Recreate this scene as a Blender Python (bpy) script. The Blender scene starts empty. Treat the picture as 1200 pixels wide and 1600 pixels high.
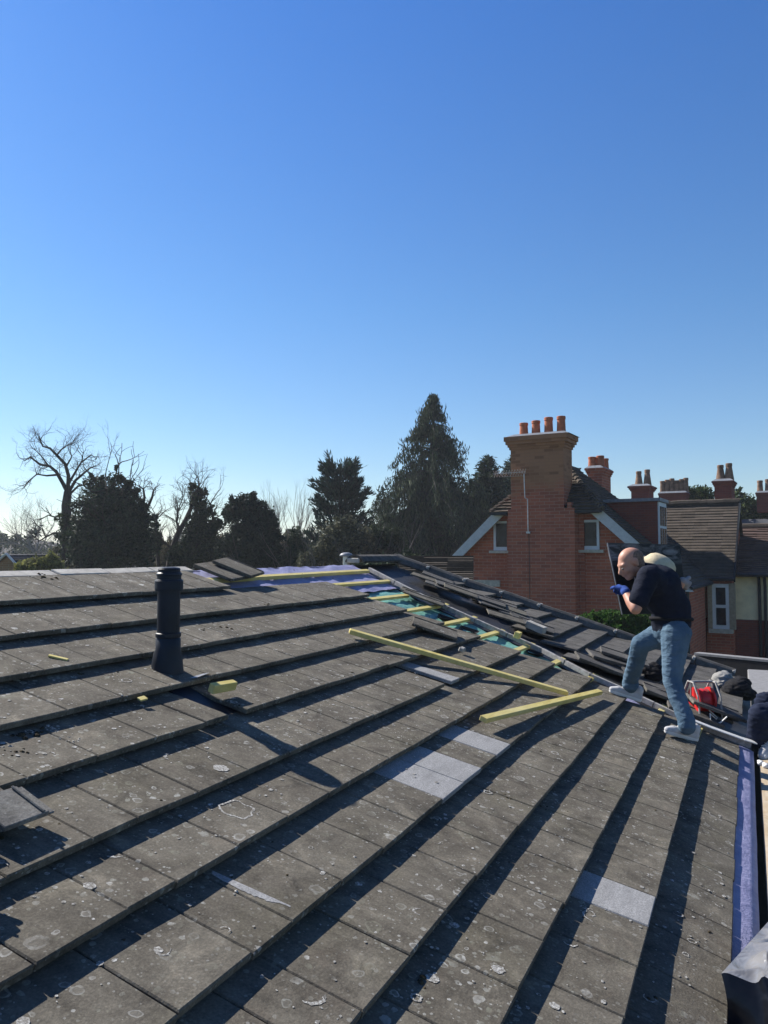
import bpy, bmesh, math, random
import numpy as np
from mathutils import Vector, Matrix, noise
random.seed(7); rng = np.random.default_rng(7)
SC = bpy.context.scene
COL = SC.collection
R = math.radians
# ------------------------------------------------------------------ camera
H = 6.55                                  # eye height above the ground, metres
FPX = 1202.0                              # focal length in pixels of a 1200x1600 picture
PITCH = math.atan(63/FPX)
AZ = math.atan(568/(FPX/math.cos(PITCH)))  # the eaves run this far to the right of the view
cam = bpy.data.cameras.new("camera"); camo = bpy.data.objects.new("camera", cam); COL.objects.link(camo)
cam.sensor_fit = 'VERTICAL'; cam.sensor_height = 36; cam.lens = FPX/1600*36
cam.clip_start = .05; cam.clip_end = 3000
FW = Vector((math.cos(AZ), math.sin(AZ), 0)); RT = Vector((math.sin(AZ), -math.cos(AZ), 0)); UP = Vector((0, 0, 1))
EYE = Vector((0, 0, H))
look = FW*math.cos(PITCH)+UP*math.sin(PITCH)
camo.location = EYE; camo.rotation_euler = look.to_track_quat('-Z', 'Y').to_euler()
SC.camera = camo
# ------------------------------------------------------------------ sky and sun
SUN = Vector((.166, .761, .629)).normalized()
ELEV = math.asin(SUN.z)
w = bpy.data.worlds.new("World"); SC.world = w; w.use_nodes = True
nt = w.node_tree; bg = nt.nodes['Background']
sky = nt.nodes.new('ShaderNodeTexSky'); sky.sky_type = 'NISHITA'; sky.sun_disc = False
sky.sun_elevation = ELEV; sky.sun_rotation = math.atan2(SUN.x, SUN.y)
sky.air_density = 1.0; sky.dust_density = .2; sky.ozone_density = 2.0; sky.altitude = 0
tc_ = nt.nodes.new('ShaderNodeTexCoord'); sx_ = nt.nodes.new('ShaderNodeSeparateXYZ'); nt.links.new(tc_.outputs['Generated'], sx_.inputs[0])
cr_ = nt.nodes.new('ShaderNodeValToRGB'); nt.links.new(sx_.outputs[2], cr_.inputs[0])
for i_, (p_, c_) in enumerate(((0, (1.25, 1.3, 1.4)), (.1, (1.1, 1.28, 1.46)), (.3, (.84, 1.26, 1.64)), (.6, (.6, 1.16, 1.9)), (.85, (.28, .55, 1.0)))):
    e_ = cr_.color_ramp.elements[i_] if i_ < 2 else cr_.color_ramp.elements.new(p_)
    e_.position = p_; e_.color = (*c_, 1)
mx_ = nt.nodes.new('ShaderNodeMix'); mx_.data_type = 'RGBA'; mx_.blend_type = 'MULTIPLY'; mx_.inputs[0].default_value = 1
nt.links.new(sky.outputs[0], mx_.inputs[6]); nt.links.new(cr_.outputs[0], mx_.inputs[7]); nt.links.new(mx_.outputs[2], bg.inputs[0]); bg.inputs[1].default_value = .05
sl = bpy.data.lights.new("sun", 'SUN'); sl.energy = 5; sl.angle = R(.55); sl.color = (1, .945, .86)
so = bpy.data.objects.new("sun", sl); COL.objects.link(so)
so.rotation_euler = SUN.to_track_quat('Z', 'Y').to_euler(); so.location = (0, 20, 30)
SC.view_settings.view_transform = 'Standard'; SC.view_settings.look = 'None'
SC.view_settings.gamma = 1; SC.view_settings.exposure = .8
# ------------------------------------------------------------------ geometry helpers
def ray(x, y):
    d = RT*(x-600)+FW*(FPX*math.cos(PITCH)+(y-800)*math.sin(PITCH))+UP*(FPX*math.sin(PITCH)-(y-800)*math.cos(PITCH))
    return d
def at(x, y, d):
    r = ray(x, y); return EYE+r*(d/r.dot(FW))
T = .355; EZ = 5.0                       # roof pitch (rise over run) and eave height
NRM = Vector((0, -T, 1)).normalized(); SLP = Vector((0, 1, T)).normalized(); AX = Vector((1, 0, 0))
BASE = -.05                              # batten plane below the nominal tile surface
def RP(a, b, l=0): return Vector((a, b, EZ+T*b))+NRM*(l+BASE)
def onroof(x, y, l=0):
    r = ray(x, y); o = EYE-NRM*(l+BASE)-Vector((0, 0, EZ))
    s = -(o.z-T*o.y)/(r.z-T*r.y); p = EYE+r*s
    return p
class MB:
    def __init__(s): s.v = []; s.f = []; s.m = []
    def add(s, vs, fs, m=0):
        k = len(s.v); s.v += [tuple(v) for v in vs]
        for f in fs: s.f.append(tuple(i+k for i in f)); s.m.append(m)
    def hexa(s, lo, hi, m=0):             # lo, hi: four corners each, counter-clockwise seen from outside of hi
        s.add(list(lo)+list(hi), [(3, 2, 1, 0), (4, 5, 6, 7), (0, 1, 5, 4), (1, 2, 6, 5), (2, 3, 7, 6), (3, 0, 4, 7)], m)
    def box(s, c, dx, dy, dz, X=None, Y=None, Z=None, m=0):
        c = Vector(c); X = Vector(X or (1, 0, 0)); Y = Vector(Y or (0, 1, 0)); Z = Vector(Z or (0, 0, 1))
        q = [(-1, -1), (1, -1), (1, 1), (-1, 1)]
        s.hexa([c+X*dx*i/2+Y*dy*j/2-Z*dz/2 for i, j in q], [c+X*dx*i/2+Y*dy*j/2+Z*dz/2 for i, j in q], m)
    def bbox(s, x0, x1, y0, y1, z0, z1, m=0):
        s.box(((x0+x1)/2, (y0+y1)/2, (z0+z1)/2), x1-x0, y1-y0, z1-z0, m=m)
    def bar(s, p, q, wd, ht, up=UP, m=0):
        p = Vector(p); q = Vector(q); X = (q-p).normalized(); Y = Vector(up).cross(X).normalized(); Z = X.cross(Y)
        s.box((p+q)/2, (q-p).length, wd, ht, X, Y, Z, m)
    def tube(s, pts, rad, n=6, cap=True, m=0):
        pts = [Vector(p) for p in pts]
        if not hasattr(rad, '__len__'): rad = [rad]*len(pts)
        k = len(s.v); ref = None
        for i, p in enumerate(pts):
            t = (pts[min(i+1, len(pts)-1)]-pts[max(i-1, 0)])
            t = t.normalized() if t.length > 1e-9 else UP
            if ref is None: ref = Vector((1, 0, 0)) if abs(t.x) < .9 else Vector((0, 1, 0))
            x = (ref-t*ref.dot(t))
            x = x.normalized() if x.length > 1e-6 else t.orthogonal().normalized()
            ref = x; y = t.cross(x)
            for j in range(n):
                an = 2*math.pi*j/n; s.v.append(tuple(p+(x*math.cos(an)+y*math.sin(an))*rad[i]))
        for i in range(len(pts)-1):
            for j in range(n):
                s.f.append((k+i*n+j, k+i*n+(j+1) % n, k+(i+1)*n+(j+1) % n, k+(i+1)*n+j)); s.m.append(m)
        if cap:
            s.f.append(tuple(k+j for j in reversed(range(n)))); s.m.append(m)
            e = k+(len(pts)-1)*n; s.f.append(tuple(e+j for j in range(n))); s.m.append(m)
    def lathe(s, prof, n=20, c=(0, 0, 0), m=0):
        c = Vector(c); k = len(s.v)
        for r, z in prof:
            for j in range(n):
                a = 2*math.pi*j/n; s.v.append((c.x+r*math.cos(a), c.y+r*math.sin(a), c.z+z))
        for i in range(len(prof)-1):
            for j in range(n):
                s.f.append((k+i*n+j, k+i*n+(j+1) % n, k+(i+1)*n+(j+1) % n, k+(i+1)*n+j)); s.m.append(m)
        s.f.append(tuple(k+j for j in reversed(range(n)))); s.m.append(m)
        e = k+(len(prof)-1)*n; s.f.append(tuple(e+j for j in range(n))); s.m.append(m)
    def prism(s, poly, d0, d1, m=0):       # polygon in local x,z extruded in y from d0 to d1
        n = len(poly)
        s.add([(x, d0, z) for x, z in poly]+[(x, d1, z) for x, z in poly],
              [tuple(range(n)), tuple(reversed(range(n, 2*n)))]+[(i, i+n, (i+1) % n+n, (i+1) % n) for i in range(n)], m)
    def build(s, name, mats, parent=None, smooth=False, bevel=0, fix=True):
        me = bpy.data.meshes.new(name); me.from_pydata(s.v, [], s.f); me.update()
        mats = mats if isinstance(mats, (list, tuple)) else [mats]
        for mt in mats: me.materials.append(mt)
        if len(mats) > 1: me.polygons.foreach_set('material_index', s.m)
        if fix:
            b = bmesh.new(); b.from_mesh(me); bmesh.ops.recalc_face_normals(b, faces=b.faces)
            if bevel: bmesh.ops.bevel(b, geom=b.edges[:], offset=bevel, segments=1, affect='EDGES', clamp_overlap=True)
            b.to_mesh(me); b.free()
        if smooth: me.polygons.foreach_set('use_smooth', [True]*len(me.polygons))
        o = bpy.data.objects.new(name, me); COL.objects.link(o)
        if parent: o.parent = parent
        return o
def tag(o, label=None, cat=None, group=None, kind=None):
    if label: o['label'] = label
    if cat: o['category'] = cat
    if group: o['group'] = group
    if kind: o['kind'] = kind
    return o
def empty(name, loc=(0, 0, 0), rz=0, **k):
    o = bpy.data.objects.new(name, None); COL.objects.link(o); o.location = loc; o.rotation_euler = (0, 0, rz)
    o.empty_display_size = .1
    return tag(o, **k)
def copy_tree(o, parent=None):
    c = o.copy(); COL.objects.link(c); c.parent = parent
    for ch in [x for x in o.children]: copy_tree(ch, c)
    return c
# ------------------------------------------------------------------ materials
MATS = {}
class NT:
    def __init__(s, name, rough=.8, spec=.3):
        s.m = bpy.data.materials.new(name); s.m.use_nodes = True; s.t = s.m.node_tree
        s.b = s.t.nodes['Principled BSDF']; s.b.inputs['Roughness'].default_value = rough
        s.b.inputs['Specular IOR Level'].default_value = spec; s.co = None; MATS[name] = s.m
    def n(s, typ, **k):
        x = s.t.nodes.new('ShaderNode'+typ)
        for a, v in k.items():
            if a.startswith('i_'): x.inputs[a[2:].replace('_', ' ')].default_value = v
            else: setattr(x, a, v)
        return x
    def l(s, a, b): s.t.links.new(a, b)
    def obj(s):
        if not s.co: s.co = s.n('TexCoord').outputs['Object']
        return s.co
    def map(s, scale, src=None, loc=(0, 0, 0)):
        x = s.n('Mapping'); x.inputs['Scale'].default_value = scale; x.inputs['Location'].default_value = loc
        s.l(src or s.obj(), x.inputs[0]); return x.outputs[0]
    def noise(s, scale, detail=4, rough=.6, src=None, dist=0):
        x = s.n('TexNoise'); x.inputs['Scale'].default_value = scale; x.inputs['Detail'].default_value = detail
        x.inputs['Roughness'].default_value = rough; x.inputs['Distortion'].default_value = dist
        s.l(src or s.obj(), x.inputs['Vector']); return x.outputs[0]
    def ramp(s, fac, stops, interp='LINEAR'):
        x = s.n('ValToRGB'); x.color_ramp.interpolation = interp
        e = x.color_ramp.elements
        while len(e) < len(stops): e.new(.5)
        for i, (p, c) in enumerate(stops):
            e[i].position = p; e[i].color = (*c, 1) if hasattr(c, '__len__') else (c, c, c, 1)
        s.l(fac, x.inputs[0]); return x.outputs[0]
    def math(s, op, a, b=None, c=None):
        x = s.n('Math', operation=op)
        for i, v in enumerate((a, b, c)):
            if v is None: continue
            if hasattr(v, 'is_output'): s.l(v, x.inputs[i])
            else: x.inputs[i].default_value = v
        return x.outputs[0]
    def mix(s, f, a, b, bt='MIX'):
        x = s.n('Mix', data_type='RGBA', blend_type=bt)
        for i, v in ((0, f), (6, a), (7, b)):
            if hasattr(v, 'is_output'): s.l(v, x.inputs[i])
            elif i == 0: x.inputs[0].default_value = v
            else: x.inputs[i].default_value = (*v, 1)
        return x.outputs[2]
    def island(s): return s.n('NewGeometry').outputs['Random Per Island']
    def orand(s): return s.n('ObjectInfo').outputs['Random']
    def color(s, c):
        if hasattr(c, 'is_output'): s.l(c, s.b.inputs['Base Color'])
        else: s.b.inputs['Base Color'].default_value = (*c, 1)
        return s
    def bump(s, h, strength=.5, dist=.01):
        x = s.n('Bump'); x.inputs['Strength'].default_value = strength; x.inputs['Distance'].default_value = dist
        s.l(h, x.inputs['Height']); s.l(x.outputs[0], s.b.inputs['Normal']); return s
def plain(name, c, rough=.7, spec=.3, var=.25, scale=12, bump=.15, metal=0):
    k = NT(name, rough, spec); n = k.noise(scale, 5)
    lo = tuple(x*(1-var) for x in c); hi = tuple(min(1, x*(1+var)) for x in c)
    k.color(k.ramp(n, [(.3, lo), (.7, hi)])); k.b.inputs['Metallic'].default_value = metal
    if bump: k.bump(k.noise(scale*4, 4), bump, .01)
    return k.m
# concrete roof tiles with lichen
def tile_material(name, base, lichen=1.0, warm=0.0):
    k = NT(name, .92, .15)
    isl = k.island(); big = k.noise(1.3, 3); mid = k.noise(9, 6, .65); fine = k.noise(120, 3, .7)
    c = k.ramp(mid, [(.28, tuple(x*.5 for x in base)), (.48, base), (.7, tuple(x*1.75 for x in base))])
    lowf = k.noise(.8, 3, .6, k.map((1, 1, 1), loc=(11, 5, 2)))
    c = k.mix(1, c, k.ramp(lowf, [(.3, (.62, .62, .62)), (.7, (1.35, 1.33, 1.28))]), 'MULTIPLY')
    c = k.mix(.45, c, k.ramp(isl, [(0, (.06, .05, .042)), (.5, (.105, .096, .08)), (1, (.17, .16, .14))]))
    streak = k.noise(1.0, 5, .7, k.map((16, 1.3, 1.3)))
    c = k.mix(.45, c, k.ramp(streak, [(.32, tuple(x*.45 for x in base)), (.5, base), (.68, tuple(x*1.9 for x in base))]))
    green = k.ramp(k.noise(2.6, 4, .6), [(.52, 0.), (.72, 1.)])
    c = k.mix(k.math('MULTIPLY', green, .4), c, (.12, .112, .06))
    rust = k.ramp(k.noise(3.7, 5, .7, k.map((1, 1, 1), loc=(7, 3, 1))), [(.58, 0.), (.74, 1.)])
    c = k.mix(k.math('MULTIPLY', rust, .4), c, (.12, .08, .06))
    dark = k.ramp(k.noise(5.5, 6, .75, k.map((1, .6, 1), loc=(2, 9, 4))), [(.3, 1.), (.47, 0.)])
    c = k.mix(k.math('MULTIPLY', dark, .6), c, (.026, .024, .021))
    c = k.mix(.5, c, k.ramp(fine, [(.3, tuple(x*.45 for x in base)), (.55, base), (.75, tuple(x*1.7 for x in base))]))
    warp = k.noise(26, 3, .6)
    bl = k.noise(5.2, 7, .72, k.map((1, 1, 1), loc=(31, 17, 5)), .6)
    c = k.mix(1, c, k.ramp(bl, [(.3, (.42, .42, .43)), (.47, (.92, .91, .9)), (.56, (1.05, 1.05, 1.04)), (.72, (1.75, 1.72, 1.66))]), 'MULTIPLY')
    clus = k.ramp(k.noise(2.4, 3, .6, k.map((1, 1, 1), loc=(3, 21, 8))), [(.38, .4), (.6, 1.15)])
    def spots(scale, thr, lo, hi, ring, seed):
        mv = k.map((1, 1, 1), loc=(seed, seed*1.7, seed*.3))
        vm = k.n('VectorMath', operation='ADD'); k.l(mv, vm.inputs[0])
        nv = k.n('TexNoise'); nv.inputs['Scale'].default_value = scale*2.6; nv.inputs['Detail'].default_value = 3; k.l(mv, nv.inputs[0])
        sc = k.n('VectorMath', operation='SCALE'); k.l(nv.outputs[1], sc.inputs[0]); sc.inputs['Scale'].default_value = .35/scale
        k.l(sc.outputs[0], vm.inputs[1])
        v = k.n('TexVoronoi'); v.inputs['Scale'].default_value = scale; k.l(vm.outputs[0], v.inputs['Vector'])
        sp = k.n('SeparateColor'); k.l(v.outputs['Color'], sp.inputs[0])
        pres = k.math('GREATER_THAN', sp.outputs[0], thr)
        r = k.math('MULTIPLY_ADD', sp.outputs[1], hi-lo, lo)
        inside = k.math('LESS_THAN', v.outputs['Distance'], r)
        if ring:
            hole = k.math('GREATER_THAN', v.outputs['Distance'], k.math('MULTIPLY', r, .68))
            inside = k.math('MULTIPLY', inside, k.math('MAXIMUM', hole, .28))
        return k.math('MULTIPLY', pres, inside), sp.outputs[2]
    for scale, thr, lo, hi, ring, seed, amt in ((9, .6, .12, .3, True, 1.3, .5), (17, .62, .14, .36, True, 4.1, .62),
                                                (34, .62, .14, .36, False, 8.7, .6), (75, .68, .16, .4, False, 5.2, .55), (13, .9, .1, .26, False, 2.2, .9)):
        mk, hue = spots(scale, thr, lo, hi, ring, seed)
        mk = k.math('MULTIPLY', mk, k.math('MULTIPLY', k.math('MULTIPLY', k.ramp(warp, [(.36, .15), (.6, 1.)]), clus), amt*lichen))
        c = k.mix(mk, c, k.ramp(hue, [(0, (.2, .2, .15)), (.45, (.3, .3, .27)), (1, (.5, .5, .47))]))
    if warm: c = k.mix(warm, c, (.19, .155, .12))
    k.color(c); k.bump(k.math('ADD', k.math('MULTIPLY', mid, .6), k.math('MULTIPLY', fine, .5)), .55, .006)
    return k.m
tile_material('weathered_concrete_tile', (.125, .113, .092))
tile_material('broken_grey_tile', (.2, .195, .185), .7)
tile_material('clean_grey_tile', (.1, .096, .092), .25)
k = NT('new_grey_tile', .9, .2)
c = k.ramp(k.noise(14, 5, .7, k.map((.5, 1.6, 1))), [(.3, (.24, .24, .24)), (.7, (.37, .37, .37))])
c = k.mix(k.ramp(k.noise(150, 3), [(.42, 0.), (.6, .6)]), c, (.15, .15, .152)); k.color(c); k.bump(k.noise(90), .2, .004)
k = NT('lichen', .95, .1); k.color(k.ramp(k.noise(110, 5, .75), [(.38, (.14, .13, .11)), (.5, (.28, .27, .25)), (.62, (.55, .55, .52))])); k.bump(k.noise(200), .5, .004)
k = NT('moss', .95, .1); k.color(k.ramp(k.noise(60, 3), [(.3, (.018, .015, .01)), (.7, (.075, .06, .035))]))
# underlay membranes
def membrane(name, c1, c2):
    k = NT(name, .55, .35); n = k.noise(7, 4); k.color(k.ramp(n, [(.3, c1), (.7, c2)]))
    k.bump(k.math('ADD', k.noise(22, 4, .6), k.math('MULTIPLY', k.noise(90, 2), .25)), .7, .012); return k.m
membrane('lilac_membrane', (.2, .2, .34), (.3, .3, .46))
membrane('teal_membrane', (.09, .26, .23), (.2, .42, .37))
membrane('black_felt', (.012, .012, .014), (.03, .03, .033))
# yellow treated timber
k = NT('yellow_timber', .75, .2)
g = k.noise(30, 4, .6, k.map((.25, 1, 1)))
k.color(k.mix(k.ramp(k.noise(3, 3), [(.4, 0.), (.75, .45)]), k.ramp(g, [(.3, (.5, .4, .12)), (.7, (.66, .56, .21))]), (.62, .56, .34))); k.bump(g, .25, .004)
k = NT('grey_timber', .85, .2); g = k.noise(25, 5, .7, k.map((.15, 1, 1))); k.color(k.ramp(g, [(.3, (.2, .19, .18)), (.7, (.42, .41, .4))])); k.bump(g, .3, .004)
k = NT('scaffold_timber', .9, .1); g = k.noise(14, 6, .7, k.map((.1, 1, 1)))
k.color(k.mix(k.ramp(k.noise(9, 6, .8), [(.45, 0.), (.7, .7)]), k.ramp(g, [(.3, (.3, .23, .15)), (.7, (.46, .38, .27))]), (.5, .45, .37))); k.bump(g, .4, .005)
# bricks
def brick(name, c1, c2, mortar, sc=1.0, weather=None):
    k = NT(name, .9, .15)
    sp = k.n('SeparateXYZ'); k.l(k.obj(), sp.inputs[0])
    cb = k.n('CombineXYZ'); k.l(k.math('ADD', sp.outputs[0], sp.outputs[1]), cb.inputs[0]); k.l(sp.outputs[2], cb.inputs[1])
    b = k.n('TexBrick'); k.l(cb.outputs[0], b.inputs['Vector']); b.inputs['Scale'].default_value = 1
    b.inputs['Brick Width'].default_value = .225*sc; b.inputs['Row Height'].default_value = .075*sc
    b.inputs['Mortar Size'].default_value = .007*sc; b.inputs['Mortar Smooth'].default_value = .3; b.inputs['Bias'].default_value = .05
    b.inputs['Color1'].default_value = (*c1, 1); b.inputs['Color2'].default_value = (*c2, 1); b.inputs['Mortar'].default_value = (*mortar, 1)
    c = k.mix(.3, b.outputs[0], k.ramp(k.noise(2.2, 6, .7), [(.25, tuple(x*.5 for x in c1)), (.75, tuple(min(1, x*1.5) for x in c2))]))
    if weather:
        z0, z1, wc = weather
        mr = k.n('MapRange'); k.l(k.math('ADD', sp.outputs[2], k.math('MULTIPLY', k.noise(1.6, 4), 1.2)), mr.inputs[0])
        mr.inputs[1].default_value = z0+.6; mr.inputs[2].default_value = z1+.6
        b2 = k.n('TexBrick'); k.l(cb.outputs[0], b2.inputs['Vector']); b2.inputs['Scale'].default_value = 1
        b2.inputs['Brick Width'].default_value = .225*sc; b2.inputs['Row Height'].default_value = .075*sc; b2.inputs['Mortar Size'].default_value = .008*sc
        b2.inputs['Color1'].default_value = (*wc, 1); b2.inputs['Color2'].default_value = tuple(x*.3 for x in wc)+(1,); b2.inputs['Mortar'].default_value = (wc[0]*.9, wc[1]*.95, wc[2], 1)
        b2.inputs['Bias'].default_value = -.45
        c = k.mix(mr.outputs[0], c, b2.outputs[0])
    k.color(c); k.bump(b.outputs['Fac'], -.5, .01); return k.m
brick('orange_brick', (.5, .15, .078), (.29, .085, .052), (.42, .27, .2), 1.3)
brick('chimney_brick', (.46, .145, .08), (.27, .082, .052), (.4, .26, .19), 1.35, weather=(H+1.7, H+2.3, (.36, .17, .09)))
brick('dark_red_brick', (.24, .065, .04), (.16, .045, .035), (.16, .11, .09))
brick('buff_brick', (.3, .2, .12), (.22, .15, .1), (.3, .27, .22))
plain('white_paint', (.62, .63, .63), .5, var=.06); plain('stone_trim', (.46, .42, .34), .85)
plain('stone_surround', (.33, .27, .19), .9); plain('cream_render', (.76, .64, .4), .9, var=.12, scale=5); plain('barge_grey', (.5, .5, .49), .6, var=.1)
plain('dark_gutter', (.02, .021, .024), .45); plain('lead_sheet', (.2, .21, .23), .5)
plain('terracotta', (.4, .125, .06), .8, var=.3, scale=6); plain('sooty_terracotta', (.19, .115, .075), .85, var=.5, scale=5)
plain('mortar', (.42, .4, .36), .95, bump=.4); plain('black_plastic', (.014, .017, .024), .38, .5, var=.2)
plain('navy_pipe', (.006, .012, .023), .5, .3, var=.4, scale=5)
plain('aluminium', (.5, .5, .5), .35, .5, metal=.8); plain('red_plastic', (.55, .02, .02), .4, .5); plain('white_cable', (.7, .7, .68), .5)
plain('roof_void', (.01, .01, .011), .9); plain('tarmac', (.07, .07, .072), .95); plain('flat_roof_felt', (.2, .2, .205), .9, var=.15)
def plaintile(name, c):
    k = NT(name, .9, .15); isl = k.island()
    cc = k.mix(.5, k.ramp(isl, [(0, tuple(x*.55 for x in c)), (1, tuple(x*1.4 for x in c))]), k.ramp(k.noise(5, 6, .7), [(.3, tuple(x*.5 for x in c)), (.7, tuple(x*1.5 for x in c))]))
    k.color(cc); k.bump(k.noise(22, 3), .5, .02); return k.m
plaintile('brown_plain_tile', (.085, .07, .056)); plaintile('mauve_plain_tile', (.115, .078, .065)); plaintile('slate_tile', (.09, .092, .1))
k = NT('window_glass', .12, .25); k.color(k.ramp(k.noise(2.5, 3), [(.4, (.01, .012, .015)), (.65, (.035, .042, .05))]))
k = NT('leaf_base', .6, .3)
def foliage(name, c, trans=.25, rough=.75):
    k = NT(name, max(rough, .65), .15); isl = k.island()
    col = k.ramp(isl, [(0, tuple(x*.45 for x in c)), (.6, c), (1, (c[0]*1.7, c[1]*1.6, c[2]*1.35))])
    k.color(col); tr = k.n('BsdfTranslucent'); k.l(col, tr.inputs[0]); ms = k.n('MixShader'); ms.inputs[0].default_value = trans
    k.l(k.b.outputs[0], ms.inputs[1]); k.l(tr.outputs[0], ms.inputs[2]); k.l(ms.outputs[0], k.t.nodes['Material Output'].inputs[0]); return k.m
foliage('holly_leaf', (.028, .046, .026), .15, .4); foliage('ivy_leaf', (.035, .055, .024), .18, .45); foliage('yew_leaf', (.02, .036, .024), .12); foliage('scrub_leaf', (.075, .07, .04), .2)
foliage('fir_leaf', (.018, .042, .03), .12); foliage('cypress_leaf', (.042, .06, .034), .15); foliage('sage_leaf', (.1, .105, .07), .15)
foliage('hedge_leaf', (.045, .105, .02), .3); foliage('shrub_leaf', (.16, .17, .06), .3); foliage('spruce_leaf', (.035, .055, .032), .15)
foliage('far_leaf', (.05, .075, .025), .2)
plain('dark_bark', (.045, .038, .032), .95, bump=.4); plain('pale_bark', (.2, .175, .15), .95); plain('grey_twig', (.13, .11, .1), .95)
k = NT('grass', .95, .1); k.color(k.ramp(k.noise(.6, 6, .7), [(.3, (.03, .05, .015)), (.7, (.07, .09, .03))]))
k = NT('hill_wood', .95, .05); k.color(k.ramp(k.noise(.12, 6, .75), [(.3, (.07, .062, .055)), (.7, (.15, .13, .115))])); k.bump(k.noise(.5, 5), 1, 2)
# people
k = NT('skin', .5, .4); k.color(k.ramp(k.noise(14, 4), [(.3, (.44, .21, .14)), (.7, (.56, .3, .21))])); k.b.inputs['Subsurface Weight'].default_value = .08; k.b.inputs['Subsurface Radius'].default_value = (.01, .004, .002)
def cloth(name, c, c2, sc=30, b=.35):
    k = NT(name, .9, .15); k.color(k.ramp(k.noise(sc*.3, 5, .65), [(.32, c), (.7, c2)]))
    k.bump(k.math('ADD', k.noise(9, 3, .5, k.map((1, 1, 2.2)), 1.2), k.math('MULTIPLY', k.noise(sc*8, 2), .15)), b, .03); return k.m
cloth('navy_cotton', (.008, .011, .022), (.014, .018, .034)); cloth('denim', (.058, .105, .16), (.115, .18, .245), 14, .5); cloth('dark_denim', (.01, .015, .035), (.02, .028, .055))
cloth('canvas_shoe', (.4, .4, .42), (.56, .56, .56), 40, .2); cloth('blue_glove', (.02, .05, .2), (.035, .08, .3)); cloth('grey_cloth', (.22, .22, .21), (.36, .35, .33)); cloth('black_cloth', (.01, .01, .012), (.022, .022, .025))
cloth('straw', (.55, .46, .3), (.66, .57, .4), 60, .15); cloth('grey_glove', (.25, .24, .26), (.36, .35, .37))
k = NT('stubble_hair', .85, .2); k.color(k.ramp(k.noise(90, 3), [(.35, (.13, .085, .065)), (.7, (.3, .19, .14))]))
plain('eye_white', (.16, .13, .12), .6); plain('lips', (.35, .13, .1), .5); plain('rubber', (.03, .03, .032), .7)
k = NT('black_polythene', .3, .3); k.color((.006, .007, .01)); k.bump(k.noise(7, 3), .4, .03)
k = NT('polythene', .28, .7)
k.color(k.ramp(k.noise(6, 4), [(.3, (.15, .15, .155)), (.7, (.24, .24, .25))])); k.bump(k.noise(7, 3, .5, None, .8), .5, .04)
k = NT('dusty_panel', .5, .25)
dz = k.n('SeparateXYZ'); k.l(k.n('TexCoord').outputs['Generated'], dz.inputs[0])
smear = k.math('MULTIPLY', k.ramp(k.noise(5, 6, .7, k.map((1, 1, 2.2)), 1.5), [(.42, 0.), (.68, 1.)]), k.ramp(dz.outputs[2], [(.68, 0.), (.8, .75), (.97, .5), (1, .1)]))
k.color(k.mix(smear, (.008, .01, .014), (.3, .32, .36)))
M = MATS
# ------------------------------------------------------------------ ground and hills
g = MB(); n = 40
for i in range(n+1):
    for j in range(n+1):
        x = -460+920*i/n; y = -460+920*j/n; g.v.append((x, y, 0))
for i in range(n):
    for j in range(n): a = i*(n+1)+j; g.f.append((a, a+n+1, a+n+2, a+1)); g.m.append(0)
tag(g.build('ground', M['grass']), kind='structure')
h = MB(); cols = 90
for i in range(cols+1):
    az = -75+170*i/cols
    an = math.atan2(FW.y, FW.x)-R(az-10)
    for (rr, zz) in ((170, -.2), (215, .55), (270, 1.0), (380, .3), (420, -.2)):
        hh = (9.5+5.5*math.exp(-((az+29)/9)**2)+3*noise.noise(Vector((az*.09, rr*.01, 0)))+1.6*noise.noise(Vector((az*.6, rr*.03, 4))))*zz
        h.v.append((rr*math.cos(an), rr*math.sin(an), hh))
for i in range(cols):
    for j in range(4): a = i*5+j; h.f.append((a, a+1, a+6, a+5)); h.m.append(0)
tag(h.build('hills', M['hill_wood'], smooth=True), kind='structure')
# ------------------------------------------------------------------ the roof being worked on
BL = [.08, .37, .65, .945, 1.255, 1.575, 1.86, 2.215, 2.54, 2.87, 3.235, 3.62]   # lower edge of each course
RIDGE = 4.12
LIP = .053; THK = .024; LIP0 = .015
def gl(b):                                   # the timber edge between the two roofs
    return float(np.interp(b, [0, .45, 1.0, 1.3, 1.8, 2.5, 3.1, 3.85, 4.1], [7.02, 6.96, 7.1, 7.13, 7.36, 7.46, 7.56, 7.84, 7.95]))
def verge(b): return 10.42-.33*b
AEND = [6.93, 6.9, 6.88, 6.95, 6.95, 6.92, 6.86, 6.76, 6.7, 6.6, 6.57, 4.9]
def top_h(a, b):
    n = max(0, max([i for i in range(len(BL)) if BL[i] <= b] or [0])); gg = (BL[n+1] if n+1 < len(BL) else RIDGE)-BL[n]
    return (LIP if n else LIP0)*(1-(b-BL[n])/(gg+.09))
def joints(odd):
    e = [-2.2+.31*i for i in range(14)]      # 31 cm tiles near the camera ...
    e = [x-.01 for x in e if x < 1.85]; x = 2.02
    e += [2.02, 2.335, 2.65, 2.965, 3.28]+[3.28+.2725*i for i in range(1, 30)]
    return [v-(.145 if odd else 0) for v in e]
bld = empty('tiled_building', RP(0, 0), label='house with a half stripped grey concrete tiled roof in the foreground', cat='building')
def P(o): o.parent = bld; o.matrix_parent_inverse = Matrix.Translation(-bld.location); return o
LIGHT = {(4, 3.28): 1, (4, 3.5525): 1, (4, 4.0975): 1, (1, 3.28): 1, (6, 5.0): .55}
LIGHT = {(4, 10), (4, 11), (4, 13), (1, 10), (6, 17)}
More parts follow.
